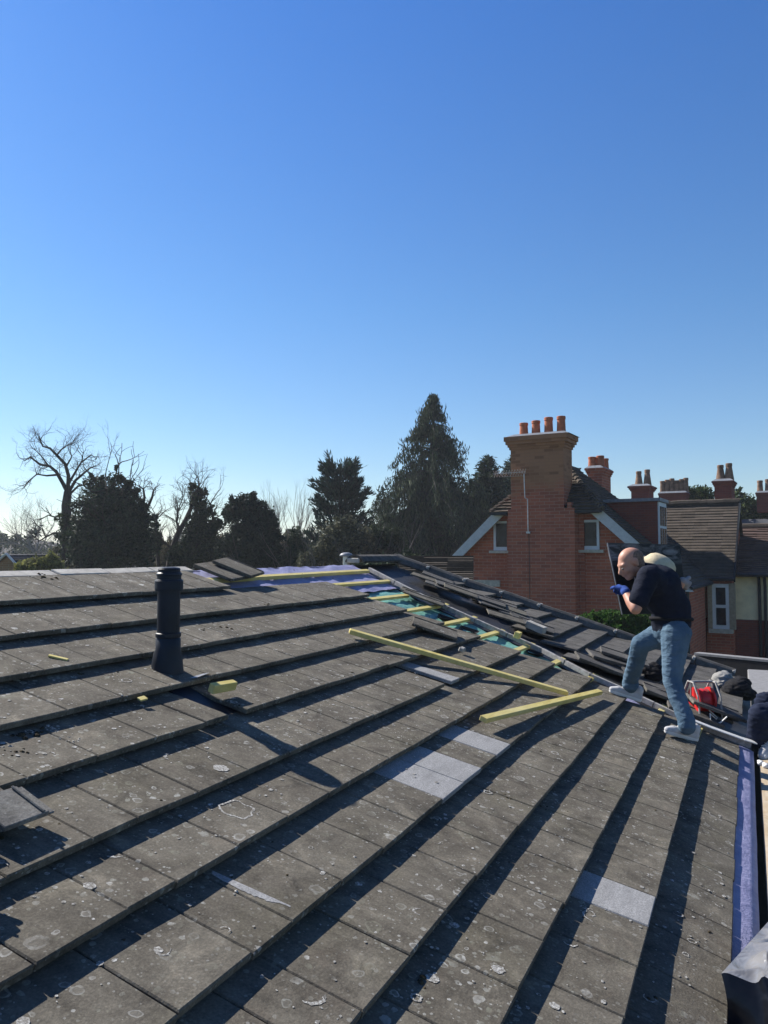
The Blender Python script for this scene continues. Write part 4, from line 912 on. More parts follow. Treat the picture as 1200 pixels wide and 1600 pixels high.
# 9 grey-green bushes
for px, D_, cl, lab, mat, n in ((540, 30, ((540, 830, 22, 26), (525, 850, 30, 34), (560, 850, 28, 30), (500, 868, 24, 22), (555, 875, 40, 26), (480, 880, 18, 16)), 'tall grey-green bush in front of the feathery conifer', 'sage_leaf', 7000),
                                (590, 31, ((585, 850, 24, 30), (610, 845, 22, 26), (600, 875, 34, 24)), 'brownish-green bush at the foot of the tall cypress', 'cypress_leaf', 4500),
                                (462, 34, ((462, 850, 12, 30), (468, 872, 18, 22), (445, 878, 14, 18)), 'dull purple-brown shrub between the near-black evergreen and the grey-green bush', 'cypress_leaf', 2200),
                                (50, 26, ((40, 888, 18, 12), (62, 884, 20, 14), (80, 878, 14, 14), (90, 890, 12, 12)), 'yellow-green shrub in front of the slate roof', 'shrub_leaf', 1800),
                                (560, 26, ((610, 885, 30, 16), (570, 890, 30, 12), (640, 880, 26, 18)), 'low dark shrub just beyond the ridge by the domed roof vent', 'cypress_leaf', 2500)):
    e = tree('bush', px, D_, lab, cat='bush'); c = []
    for a in cl: clump(*a, D_, px, rl.uniform(-.5, .5))
    leaf_cloud('foliage', c, int(n*1.6), .075, mat, e, shell=.2); t = Tree(px+1)
    for i in range(10): t.limb(V3((0, 0, 0)), Vector((rl.gauss(0, .35), rl.gauss(0, .35), 1)), tz(cl[0][1]-cl[0][3]*.6, D_)*.62, .05, 3, 4, .12, .1, .3, (2, 3), .42)
    t.m.build('stems', M['grey_twig'], e, fix=False)
# filling bushes low down between the trees
for px, D_, cl, lab in ((100, 44, ((95, 868, 14, 16), (112, 872, 16, 16), (85, 880, 18, 10)), 'low brown shrub at the foot of the tall crooked bare tree'),
                        (245, 46, ((240, 850, 14, 22), (252, 866, 20, 20), (232, 872, 16, 16)), 'brownish scrubby bush between the curled snag and the ivy-clad tree'),
                        (275, 43, ((270, 862, 18, 20), (285, 872, 20, 16), (262, 880, 18, 10)), 'olive scrubby bush under the leaning ivy-clad limb'),
                        (345, 44, ((345, 856, 16, 24), (352, 872, 20, 18), (335, 872, 18, 16)), 'scrubby bush left of the near-black rounded evergreen'),
                        (450, 48, ((448, 850, 14, 20), (462, 858, 18, 20), (440, 870, 18, 16), (475, 862, 18, 22)), 'brown scrubby bush below the two pale bare trees'),
                        (625, 52, ((600, 800, 20, 26), (612, 830, 24, 30), (590, 840, 22, 26)), 'reddish-brown leafless bush left of the tall drooping cypress')):
    e = tree('bush', px, D_, lab, cat='bush'); c = []
    for a in cl: clump(*a, D_, px, rl.uniform(-.5, .5))
    leaf_cloud('foliage', c, 5200, .085, 'scrub_leaf', e, shell=.15); t = Tree(px+3)
    for i in range(9): t.limb(V3((rl.gauss(0, .3), rl.gauss(0, .3), 0)), Vector((rl.gauss(0, .25), rl.gauss(0, .25), 1)), tz(cl[0][1], D_)*.5, .05, 3, 4, .12, .15, .3, (2, 3), .55)
    t.m.build('stems', M['grey_twig'], e, fix=False)
# 12 trees on the right
for px, D_, cl, lab in ((1072, 42, ((1060, 778, 22, 16), (1095, 775, 22, 18), (1040, 800, 30, 20), (1090, 805, 30, 24)), 'olive green tree around the six-pot chimney'),
                        (1165, 44, ((1160, 795, 26, 26), (1185, 800, 28, 22), (1205, 795, 20, 20), (1150, 775, 10, 12), (1170, 820, 34, 24), (1215, 825, 30, 24)), 'green tree behind the cream house beside the right-hand two-pot chimney')):
    e = tree('leafy_tree', px, D_, lab); c = []
    for a in cl: clump(*a, D_, px, rl.uniform(-.6, .6))
    leaf_cloud('crown', c, 12000, .1, 'far_leaf', e, shell=.25)
    m = MB(); m.tube([V3((0, 0, 0)), loc(px, 800, D_, px)], [.3, .12], 7, False); m.build('trunk', M['dark_bark'], e, fix=False)
# ivy hedge below the brick gable
D_ = 17.5; e = tree('hedge', 960, D_, 'bright green leafy hedge below the brick gable behind the worker', cat='hedge'); c = []
for a in ((925, 970, 24, 14), (950, 966, 26, 14), (978, 966, 26, 14), (1005, 968, 26, 16), (940, 990, 44, 22), (990, 992, 44, 22), (1030, 985, 20, 16), (900, 978, 18, 12)): clump(*a, D_, 960, rl.uniform(-.3, .3))
leaf_cloud('foliage', c, 16000, .045, 'hedge_leaf', e, shell=.4)
m = MB()
for i in range(6): m.tube([V3(RT*(i-3)*.5), V3(RT*(i-3)*.45)+UP*4.6], [.05, .02], 5, False)
m.build('stems', M['dark_bark'], e, fix=False)
# far scrub along the horizon that reads as one mass
c = []
for i in range(75):
    x = -120+i*20; d = rl.uniform(75, 100); p = at(x, 866+rl.uniform(-6, 4), d); c.append((p, (rl.uniform(2, 4), rl.uniform(2, 4), rl.uniform(1, 2.6)))); c.append((p-UP*3, (4, 4, 3)))
o = leaf_cloud('far_scrub', c, 14000, .28, 'cypress_leaf', None, shell=.3); tag(o, 'dull olive scrub massed along the horizon', 'scrub', kind='stuff')
t = Tree(77)
for i in range(110):
    x = -60+rl.random()*900; d = rl.uniform(70, 110); p = at(x, 870, d); t.limb(p-UP*2, RT*rl.uniform(-.4, .4)+UP+FW*rl.uniform(-.3, .3), rl.uniform(1.4, 2.4), .09, 3, 4, .2, .15, .4, (2, 3), .74)
tag(t.m.build('far_thicket', M['grey_twig'], fix=False), 'bare grey twigs of the far thicket between the nearer trees', 'thicket', kind='stuff')
# ------------------------------------------------------------------ things on the roof
# soil vent pipe through the roof
pa, pb = 3.145, 2.7
base = RP(pa, pb, 0); e = empty('vent_pipe', base, label='dark navy plastic vent pipe with ribbed cap rising from the left of the roof', cat='vent pipe')
e.scale = (.88, .88, 1)
m = MB(); m.lathe([(.065, .0), (.065, .44)], 28, (0, 0, .1)); m.build('shaft', M['navy_pipe'], e, smooth=False)
m = MB(); m.lathe([(.066, 0), (.073, .004), (.073, .022), (.066, .026)], 28, (0, 0, .2)); m.build('collar', M['navy_pipe'], e)
m = MB(); m.lathe([(.065, 0), (.08, .0), (.082, .012), (.082, .05), (.077, .058), (.07, .06), (.07, .078), (.075, .082), (.073, .09), (.063, .098), (.063, .106), (.066, .11), (.06, .118), (.035, .123)], 28, (0, 0, .44)); m.build('cap', M['navy_pipe'], e)
m = MB()
def ring_sk(c, r, z): return [V3((c[0]+r*math.cos(2*math.pi*j/24), c[1]+r*math.sin(2*math.pi*j/24), 0)) + V3((0, 0, z)) for j in range(24)]
vs = []
for r, z, tilt in ((.105, 0, T), (.1, .03, T), (.093, .075, T*.8), (.086, .12, T*.4), (.075, .15, 0), (.075, .205, 0), (.066, .21, 0)):
    for j in range(24):
        th = 2*math.pi*j/24; x, y = r*math.cos(th), r*math.sin(th); vs.append((x*.9, y, z+tilt*y-.01))
m.add(vs, [(i*24+j, i*24+(j+1) % 24, (i+1)*24+(j+1) % 24, (i+1)*24+j) for i in range(6) for j in range(24)]); m.build('slate_boot', M['navy_pipe'], e, smooth=True)
m = MB(); inv = base
pts = [RP(2.98, 2.2, .022), RP(3.27, 2.2, .022), RP(3.27, 2.78, .012), RP(2.98, 2.78, .012)]
m.hexa([p-base-NRM*.008 for p in pts], [p-base for p in pts]); m.build('flashing_plate', M['navy_pipe'], e)
m = MB(); q = onroof(310, 1058, .05)-base
m.add([q+V3((-.07, .03, 0)), q+V3((.06, .05, .0)), q+V3((.1, -.03, .012)), q+V3((-.05, -.05, .005))], [(0, 1, 2, 3)]); m.build('flashing_tab', M['lead_sheet'], e, fix=False)
# domed vent on the ridge
p = onroof(533, 888, 0); p = RP(8.02, RIDGE+.12, -.06); e = empty('roof_vent', p, label='small domed roof vent standing on the far ridge', cat='roof vent')
m = MB(); m.lathe([(.04, -.03), (.04, .11)], 16); m.build('neck', M['aluminium'], e)
m = MB(); m.lathe([(.075, .1), (.08, .105), (.077, .12), (.06, .137), (.03, .146), (.01, .148)], 20); m.build('hood', M['lead_sheet'], e, smooth=True)
# loose timbers
def loose_batten(p, q, l0, l1, w_, t_, label, group=None):
    a, b = onroof(*p, l0), onroof(*q, l1); m = MB(); m.bar(a, b, w_, t_, NRM)
    return tag(m.build('timber_batten', M['yellow_timber'], bevel=.003), label, 'batten', group)
loose_batten((546, 986), (886, 1083), .085, .085, .055, .032, 'long yellow timber batten lying diagonally across the tiles', 'loose yellow battens')
loose_batten((755, 1124), (937, 1081), .09, .08, .05, .032, 'shorter yellow timber batten lying lowest, pointing at the stepping worker', 'loose yellow battens')
loose_batten((330, 1076), (366, 1070), .08, .08, .038, .045, 'short sawn block of yellow timber beside the vent pipe')
def chip(p, q, w_, label):
    a, b = onroof(*p, .045), onroof(*q, .05); m = MB(); m.bar(a, b, w_, .008, NRM); tag(m.build('wood_chip', M['yellow_timber'], bevel=.001), label, 'wood chip')
chip((76, 1024), (106, 1031), .02, 'thin yellow splinter of wood high on the left of the roof'); chip((217, 1093), (228, 1090), .03, 'tiny yellow offcut lying below the vent pipe')
m = MB(); a = onroof(722, 1015, .06); m.bar(a-AX*.03, a+AX*.03, .045, .04, NRM); tag(m.build('rubble_lump', M['mortar'], bevel=.008), 'small pale lump of mortar lying below the loose black-edged tile', 'rubble')
# loose tiles
def slab(c, ang, L, W, th, lift, tilt=0, mat='weathered_concrete_tile', label=None, group=None, rib=True, roll=0, seed=0, name='loose_tile'):
    """c: roof (a, b); a concrete tile with interlocking ribs along one edge and nibs, lying at an angle on the roof"""
    X = (AX*math.cos(ang)+SLP*math.sin(ang)); Y = NRM.cross(X); q = Matrix.Rotation(tilt, 3, Y)@Matrix.Rotation(roll, 3, X); X, Y, Z = q@X, q@Y, q@NRM
    C = RP(c[0], c[1], lift); m = MB(); m.box(C, L, W, th, X, Y, Z)
    if rib:
        m.box(C+Y*(W/2+.012)-Z*th*.2, L, .02, th*.5, X, Y, Z); m.box(C+Y*(W/2-.02)+Z*(th/2+.004), L*.99, .01, .007, X, Y, Z); m.box(C-X*(L/2-.03)-Z*(th/2+.006), .03, W*.3, .012, X, Y, Z)
    o = m.build(name, M[mat], bevel=.003); return tag(o, label, 'roof tile', group)
def ab(x, y, l=.04): p = onroof(x, y, l); return p.x, p.y
G = 'loose roof tiles'
slab(ab(678, 988), -1.2, .4, .28, .022, .075, label='loose tile with dark upper edge lying crooked above the long yellow batten', group=G)
slab(ab(662, 935, .05), -1.3, .44, .17, .015, .055, label='narrow loose tile bridging the teal membrane near the timber edge', group=G)
slab(ab(658, 931, .03), -1.28, .44, .17, .015, .036, label='lower of two narrow tiles stacked on the teal membrane', group=G)
slab((5.14, 3.9), -1.42, .36, .3, .026, .06, 0, label='loose tile lying on the ridge at the left end of the yellow top batten', group=G)
slab((5.36, 3.9), -1.32, .36, .3, .026, .09, .03, label='upper loose tile overlapping another on the ridge by the lilac membrane', group=G)
slab((ab(78, 1268, .09)[0]-.085, ab(78, 1268, .09)[1]+.085), -1.57, .16, .16, .018, .09, .03, 'broken_grey_tile', 'pale broken tile with grooved edge near the left edge of the picture', G)
slab((ab(78, 1268, .09)[0]-.34, ab(78, 1268, .09)[1]+.115), -1.55, .15, .32, .018, .092, .03, 'broken_grey_tile', 'broken pale tile cut by the left edge, butting against the grooved piece', G, False)
slab((ab(78, 1268, .07)[0]-.2, ab(78, 1268, .07)[1]+.11), -1.6, .15, .3, .018, .068, .02, label='darker broken tile lying under the pale grooved one at the left edge', group=G, rib=False)
slab((1.3, 1.95), -1.45, .2, .3, .022, .1, 0, 'broken_grey_tile', 'pale tile corner poking in lowest at the left edge', G)
slab((1.55, 2.4), -1.5, .16, .3, .02, .1, 0, 'broken_grey_tile', 'pale tile corner poking in highest at the left edge', G)
# jumble on the second roof
rs = random.Random(31)
jm = [((668, 905), -1.1, .05), ((684, 903), -1.0, .06), ((690, 917), -1.25, .05), ((705, 914), -.9, .1), ((705, 924), -1.1, .05), ((718, 920), -1.2, .12), ((728, 930), -.8, .05), ((745, 935), -1.1, .06), ((762, 936), -1.0, .1), 
      ((770, 946), -.9, .07), ((782, 943), -1.1, .05), ((795, 950), -1.25, .08), ((788, 960), -1.0, .12), ((806, 962), -1.3, .05), ((822, 968), -.9, .05), ((836, 976), -1.2, .08)]
for i, (p, an, l) in enumerate(jm):
    an = -1.1+(an+1.1)*.35 if i % 3 else an
    slab(ab(p[0], p[1], l), an-.1+rs.uniform(-.1, .1), .4, .26, .015, l*.6+.03, rs.uniform(-.03, .03), rs.choice(['clean_grey_tile', 'weathered_concrete_tile', 'clean_grey_tile']), 'loose dark tile in the heap stacked between the timber edge and the verge tiles', 'heaped tiles on the second roof', roll=rs.uniform(-.03, .03))
slab(ab(835, 982, .08), -.1, .12, .2, .07, .1, 0, 'mortar', 'buff block on the heap of tiles above the timber edge', None, False, name='concrete_block')
m = MB(); a = onroof(809, 992, .08); m.bar(a-AX*.05, a+AX*.05, .05, .06, NRM); tag(m.build('timber_offcut', M['yellow_timber'], bevel=.003), 'yellow timber offcut sitting on the timber edge', 'offcut')
for i, (p, an, l, lab) in enumerate((((935, 1040), -1.2, .08, 'loose tile just above the stepping worker’s raised foot'), ((952, 1032), -1.1, .12, 'upper tile of a pair behind the raised leg'), ((968, 1027), -1.35, .16, 'tile leaning highest of those behind the raised knee'), ((1030, 1078), -1.25, .06, 'dark tile lying between the worker’s two legs'), ((1045, 1092), -1.3, .05, 'dark tile lying just behind the straight leg'),
                                     ((1098, 1112), -1.35, .05, 'dark slab stacked below the red cable reel'), ((1105, 1105), -1.3, .09, 'middle slab of the stack below the red cable reel'), ((1112, 1107), -1.25, .13, 'top slab of the stack below the red cable reel'), ((1085, 1118), -1.4, .04, 'dark slab lying nearest the white flashing'))):
    slab(ab(p[0], p[1], l), an, .46, .26, .026, l+.02, rs.uniform(-.06, .06), 'clean_grey_tile', lab.replace('’', "'"), G)
# cable reel with red drum
c0 = onroof(1097, 1094, .16); Xr = (AX*.5-Vector((0, 1, 0))*.85).normalized(); Yr = Vector((Xr.y, -Xr.x, 0)); e = empty('cable_reel', c0, label='red cable reel in a pale wire frame beyond the standing leg', cat='cable reel')
def on_axis(prof, n=24):
    m = MB(); k_ = 0
    for r_, t_ in prof: m.v += [tuple(Xr*t_+Yr*(r_*math.cos(2*math.pi*j/n))+UP*(r_*math.sin(2*math.pi*j/n))) for j in range(n)]
    for i in range(len(prof)-1):
        for j in range(n): m.f.append((i*n+j, i*n+(j+1) % n, (i+1)*n+(j+1) % n, (i+1)*n+j)); m.m.append(0)
    return m
on_axis([(.0, -.075), (.115, -.075), (.115, -.06), (.075, -.055), (.075, .055), (.115, .06), (.115, .075), (0, .075)]).build('drum', M['red_plastic'], e)
on_axis([(.075, -.05), (.1, -.045), (.095, -.02), (.102, 0), (.096, .02), (.1, .045), (.075, .05)]).build('wound_cable', M['red_plastic'], e, smooth=True)
m = MB()
for s in (-1, 1):
    o_ = Xr*.1*s; m.tube([o_+Yr*.15-UP*.14, o_+Yr*.13+UP*.05, o_+Yr*.05+UP*.16, o_-Yr*.05+UP*.16, o_-Yr*.13+UP*.05, o_-Yr*.15-UP*.14], .009, 6)
    m.tube([o_+Yr*.15-UP*.135, o_-Yr*.15-UP*.135], .009, 6); m.tube([o_, o_+UP*.16], .007, 5)
m.tube([Xr*.1+Yr*.15-UP*.135, -Xr*.1+Yr*.15-UP*.135], .009, 6); m.tube([Xr*.1-Yr*.15-UP*.135, -Xr*.1-Yr*.15-UP*.135], .009, 6); m.tube([Xr*.1+UP*.16, -Xr*.1+UP*.16], .013, 6)
m.build('frame', M['grey_timber'], e)
m = MB(); pts = [Yr*(.1)+Xr*.03-UP*.05]+[Yr*(.12+.03*i)+Xr*(.06*math.sin(i*1.3))-UP*(.1+.004*i)*(1-.35*math.cos(i*2.1)) for i in range(7)]; m.tube(pts, .006, 5); m.build('loose_cable', M['white_cable'], e)
# ------------------------------------------------------------------ soft things: capsules fused into one continuous skin
def frame(z):
    z = z.normalized(); x = z.orthogonal().normalized(); return x, z.cross(x), z
class Blob:
    def __init__(s): s.b = bmesh.new()
    def cap(s, p, r0, q, r1, n=14, sx=1.0, ax=None):
        p, q = Vector(p), Vector(q); x, y, z = frame(q-p)
        if ax is not None: x = (Vector(ax)-z*Vector(ax).dot(z)).normalized(); y = z.cross(x)
        L = (q-p).length; rings = []
        for i in range(5): a = math.pi/2*(1-i/4); rings.append((r0*math.cos(a), -r0*math.sin(a)))
        for i in range(5): a = math.pi/2*i/4; rings.append((r1*math.cos(a), L+r1*math.sin(a)))
        vs = [[s.b.verts.new(p+z*t+(x*math.cos(2*math.pi*j/n)*sx+y*math.sin(2*math.pi*j/n))*max(r, 1e-4)) for j in range(n)] for r, t in rings]
        for i in range(len(vs)-1):
            for j in range(n): s.b.faces.new((vs[i][j], vs[i][(j+1) % n], vs[i+1][(j+1) % n], vs[i+1][j]))
        s.b.faces.new(list(reversed(vs[0]))); s.b.faces.new(vs[-1]); return s
    def chain(s, pts, rs, **k):
        for i in range(len(pts)-1): s.cap(pts[i], rs[i], pts[i+1], rs[i+1], **k)
        return s
    def ell(s, c, rad, X=None, Z=None):
        x = Vector(X).normalized() if X is not None else Vector((1, 0, 0)); z = Vector(Z).normalized() if Z is not None else UP
        z = (z-x*z.dot(x)).normalized(); y = z.cross(x); mt = Matrix(((x*rad[0]), (y*rad[1]), (z*rad[2]))).transposed().to_4x4(); mt.translation = Vector(c)
        bmesh.ops.create_icosphere(s.b, subdivisions=3, radius=1, matrix=mt); return s
    def build(s, name, mat, parent, vox=.012, smooth=6, fold=0, fs=9, cut=None):
        me = bpy.data.meshes.new(name); s.b.to_mesh(me); s.b.free(); o = bpy.data.objects.new(name, me); COL.objects.link(o)
        r = o.modifiers.new('r', 'REMESH'); r.mode = 'VOXEL'; r.voxel_size = vox; q = o.modifiers.new('s', 'SMOOTH'); q.iterations = smooth; q.factor = .5
        dg = bpy.context.evaluated_depsgraph_get(); me2 = bpy.data.meshes.new_from_object(o.evaluated_get(dg)); o.modifiers.clear(); o.data = me2; bpy.data.meshes.remove(me); me2.name = name
        if fold:
            vs = me2.vertices
            for v in vs:
                c = v.co; n_ = noise.noise(Vector((c.x*fs, c.y*fs, c.z*fs*2.2)))+.5*noise.noise(Vector((c.x*fs*2.3+4, c.y*fs*2.3, c.z*fs*4.4)))
                v.co = c+v.normal*(fold*(1-2.4*abs(n_)))
        if cut:
            b = bmesh.new(); b.from_mesh(me2); bmesh.ops.delete(b, geom=[f for f in b.faces if cut(f.calc_center_median())], context='FACES'); b.to_mesh(me2); b.free()
        me2.materials.clear(); me2.materials.append(M[mat]); me2.polygons.foreach_set('use_smooth', [True]*len(me2.polygons)); o.parent = parent; return o
def hand(B, wrist, d, palmn, side, g=0., curl=.9, s=1.0):
    """palm and five bent fingers; d: wrist to knuckles, palmn: the way the palm faces, side: thumb side"""
    d = Vector(d).normalized(); palmn = Vector(palmn); palmn = (palmn-d*palmn.dot(d)).normalized(); sd = Vector(side); sd = (sd-d*sd.dot(d)-palmn*sd.dot(palmn)).normalized()
    for o_ in (-.026, -.009, .009, .026): B.cap(wrist+d*.01*s+sd*o_*.6*s, (.017+g)*s, wrist+d*.088*s+sd*o_*s, (.0125+g)*s, 10)
    for i, (o_, L) in enumerate(((.032, .072), (.011, .08), (-.011, .074), (-.031, .058))):
        p = wrist+d*.088*s+sd*o_*s; an = .25; dd = d
        for k_, f in enumerate((.45, .32, .25)):
            an += curl*(.55 if k_ == 0 else .75)+.06*i; dd = d*math.cos(an)+palmn*math.sin(an); q = p+dd*L*f*s; B.cap(p, (.0098-.0012*k_+g)*s, q, (.0088-.0012*k_+g)*s, 8); p = q
    p = wrist+d*.03*s+sd*.03*s; q = p+(d*.55+sd*.75+palmn*.3).normalized()*.042*s; r = q+(d*.8+sd*.15+palmn*.45).normalized()*.034*s; u = r+(d*.8-sd*.1+palmn*.5).normalized()*.026*s
    B.cap(p, (.016+g)*s, q, (.012+g)*s, 9); B.cap(q, (.0115+g)*s, r, (.0105+g)*s, 9); B.cap(r, (.0105+g)*s, u, (.0085+g)*s, 9)
Q = at
LEFT = -RT
# ---- the stepping worker
foot_l = onroof(1066, 1152, .05); foot_r = onroof(978, 1090, .05)
root_p = (foot_l+foot_r)/2
pe = empty('person', root_p, label='bald man in navy t-shirt and jeans stepping up the roof, holding a dark panel', cat='person')
def PL(p): return Vector(p)-root_p
hip_l, knee_l, ank_l = PL(Q(1056, 990, 6.02)), PL(Q(1050, 1062, 5.95)), PL(Q(1073, 1134, 5.8))
hip_r, knee_r, ank_r = PL(Q(1042, 988, 6.22)), PL(Q(1001, 1006, 6.22)), PL(Q(985, 1070, 6.52))
pel = (hip_l+hip_r)/2+UP*.05
chest = PL(Q(1027, 917, 6.1)); belly = PL(Q(1049, 950, 6.12)); neckb = PL(Q(1006, 893, 6.1)); head = PL(Q(984, 880, 6.08))
sh_l = PL(Q(1013, 900, 5.93)); el_l = PL(Q(993, 951, 5.86)); wr_l = PL(Q(977, 924, 6.0)); hd_l = PL(Q(965, 909, 6.2))
sh_r = PL(Q(1030, 893, 6.33)); el_r = PL(Q(1052, 925, 6.52)); wr_r = PL(Q(1067, 908, 6.5)); hd_r = PL(Q(1076, 916, 6.55))
fdir = (LEFT*.82-UP*.45+FW*-.1).normalized(); hup = (UP*.9+LEFT*.4); hup = (hup-fdir*hup.dot(fdir)).normalized(); hsd = fdir.cross(hup)
B = Blob()
B.chain([neckb-(head-neckb).normalized()*.03, head-fdir*.02-hup*.045], [.066, .06])
B.ell(head+hup*.028-fdir*.022, (.098, .077, .088), fdir, hup).ell(head+fdir*.03-hup*.015, (.068, .066, .092), fdir, hup)
B.ell(head+fdir*.05-hup*.082, (.042, .045, .032), fdir, hup).ell(head+fdir*.067-hup*.098, (.022, .024, .018), fdir, hup)   # jaw, chin
B.cap(head+fdir*.088+hup*.004, .011, head+fdir*.112-hup*.03, .015).ell(head+fdir*.104-hup*.037, (.014, .019, .011), fdir, hup)   # nose
for s_ in (-1, 1):
    B.cap(head+fdir*.083+hup*.022+hsd*.012*s_, .013, head+fdir*.068+hup*.02+hsd*.048*s_, .013)      # brow
    B.ell(head+fdir*.06-hup*.03+hsd*.043*s_, (.028, .022, .026), fdir, hup)                           # cheek
    B.ell(head-fdir*.016-hup*.008+hsd*.079*s_, (.02, .009, .034), fdir*.95-hup*.2, hup).ell(head-fdir*.024+hup*.008+hsd*.085*s_, (.017, .008, .021), fdir, hup)  # ear
B.cap(head+fdir*.094-hup*.061-hsd*.018, .009, head+fdir*.094-hup*.061+hsd*.018, .009)                 # lips
B.chain([pel, belly, chest], [.14, .125, .14], sx=.85, ax=hsd); B.chain([sh_l, chest, sh_r], [.06, .12, .06])
B.chain([sh_l, el_l], [.056, .045]).chain([el_l, el_l.lerp(wr_l, .35), wr_l], [.045, .046, .032]); hand(B, wr_l, hd_l-wr_l, FW*.9+LEFT*.15-UP*.1, UP)
B.chain([sh_r, el_r], [.056, .046]).chain([el_r, el_r.lerp(wr_r, .4), wr_r], [.047, .046, .032]); hand(B, wr_r, hd_r-wr_r, FW, UP)
B.chain([hip_l, knee_l, ank_l], [.08, .052, .04]).chain([hip_r, knee_r, ank_r], [.08, .052, .04])
B.build('body', 'skin', pe, .0075, 4)
# eyes, mouth line, stubble hair
for s_ in (-1, 1):
    b2 = Blob(); b2.ell(head+fdir*.083-hup*.004+hsd*.032*s_, (.011, .014, .008), fdir, hup); b2.build('eye', 'eye_white', pe, .003, 1)
b2 = Blob(); b2.ell(head+hup*.02-fdir*.038, (.09, .081, .083), fdir, hup).ell(head-fdir*.05-hup*.03, (.06, .072, .06), fdir, hup)
b2.build('hair', 'stubble_hair', pe, .006, 3, cut=lambda c: (c-head).dot(fdir) > -.02+.35*abs((c-head).dot(hup)-.0) or (c-head).dot(hup) > .072 or (c-head).dot(hup) < -.07)
# t-shirt
S = Blob(); spine = (neckb-pel).normalized()
S.chain([pel+UP*.03, belly, chest, chest.lerp(neckb, .55)], [.155, .152, .168, .12], sx=.88, ax=hsd)
S.chain([chest.lerp(pel, .35)-fdir*.02, chest+UP*.02-LEFT*.03, chest.lerp(neckb, .5)+UP*.012], [.14, .15, .105])
S.cap(sh_l-LEFT*.02, .083, chest.lerp(sh_l, .4), .125).cap(sh_r, .08, chest.lerp(sh_r, .4), .125).chain([neckb-(head-neckb)*.35, neckb+(head-neckb).normalized()*.005], [.095, .076])
S.chain([sh_l, sh_l.lerp(el_l, .45), sh_l.lerp(el_l, .72)], [.083, .078, .076]).chain([sh_r, sh_r.lerp(el_r, .6)], [.08, .072])
S.build('t_shirt', 'navy_cotton', pe, .009, 5, .004, 7)
# jeans
Jn = Blob()
Jn.chain([hip_l+UP*.0, hip_l.lerp(knee_l, .5), knee_l, knee_l.lerp(ank_l, .5), ank_l+UP*.04, ank_l-UP*.0], [.113, .09, .07, .064, .06, .066]).chain([hip_r, hip_r.lerp(knee_r, .5), knee_r, knee_r.lerp(ank_r, .5), ank_r+UP*.04, ank_r-UP*.0], [.112, .092, .073, .066, .062, .067])
Jn.chain([pel-UP*.03, pel+UP*.05], [.14, .138], sx=.95, ax=hsd); Jn.ell((hip_l+hip_r)/2-LEFT*.015, (.115, .14, .125))
Jn.build('jeans', 'denim', pe, .008, 4, .0035, 8)
m = MB(); x, y, z = frame((belly-pel).normalized()); cb = pel+(belly-pel).normalized()*.062
hx = hsd; hy = z.cross(hx).normalized(); pts = [cb+hx*(.135*math.cos(6.2832*i/28))+hy*(.158*math.sin(6.2832*i/28)) for i in range(29)]; m.tube(pts, .016, 6, False); m.build('belt', M['black_cloth'], pe, smooth=True)
# shoes
def shoe(parent, heel, toe, up, mat='canvas_shoe', w_=.046):
    d = (toe-heel).normalized(); L = (toe-heel).length; up = (up-d*up.dot(d)).normalized(); sd = d.cross(up); b = Blob()
    b.chain([heel+d*.038+up*.036, heel+d*L*.45+up*.034, heel+d*L*.75+up*.03, heel+d*(L-.03)+up*.024], [.036, .034, .034, .024], sx=1.12, ax=sd)
    b.chain([heel+d*.045+up*.05, heel+d*.05+up*.085], [.037, .04]); b.chain([heel+d*.07+up*.07, heel+d*L*.6+up*.045], [.034, .024])
    o = b.build('shoe', mat, parent, .006, 5)
    b = Blob()
    for t_ in (0, .25, .5, .75, 1): pass
    b.chain([heel+d*.035+up*.012, heel+d*L*.5+up*.012, heel+d*L*.75+up*.012, heel+d*(L-.038)+up*.012], [.037, .036, .038, .028], sx=1.05, ax=sd)
    b2 = b.build('sole', 'white_paint', o, .006, 3, cut=lambda c: (c-heel).dot(up) > .026 or (c-heel).dot(up) < -.004); b2.parent = o
    m = MB()
    for i in range(4): c = heel+d*(L*(.42+.09*i))+up*(.09-.0115*i); m.tube([c-sd*.024-up*.004, c+up*.004, c+sd*.024-up*.004], .0035, 5)
    m.build('laces', M['white_cable'], o)
def onr(x, y): return onroof(x, y, .05)
hl_, tl_ = onr(1089, 1157), onr(1036, 1143); hr_, tr_ = onr(1003, 1096), onr(948, 1079)
def fit(h_, t_, L=.295): c = (h_+t_)/2; d = (t_-h_).normalized(); return c-d*L/2, c+d*L/2
h1, t1 = fit(hl_, tl_); shoe(pe, PL(h1), PL(t1), NRM); h2, t2 = fit(hr_, tr_, .3); shoe(pe, PL(h2), PL(t2), NRM)
# gloves
g_ = Blob(); hand(g_, wr_l, hd_l-wr_l, FW*.9+LEFT*.15-UP*.1, UP, .004); g_.cap(wr_l-(hd_l-wr_l).normalized()*.02, .037, wr_l+(hd_l-wr_l).normalized()*.03, .037); g_.build('glove', 'blue_glove', pe, .0045, 2)
g_ = Blob(); hand(g_, wr_r, hd_r-wr_r, FW, UP, .004); g_.cap(wr_r, .036, wr_r+(hd_r-wr_r).normalized()*.03, .036); g_.build('glove', 'grey_glove', pe, .0045, 2)
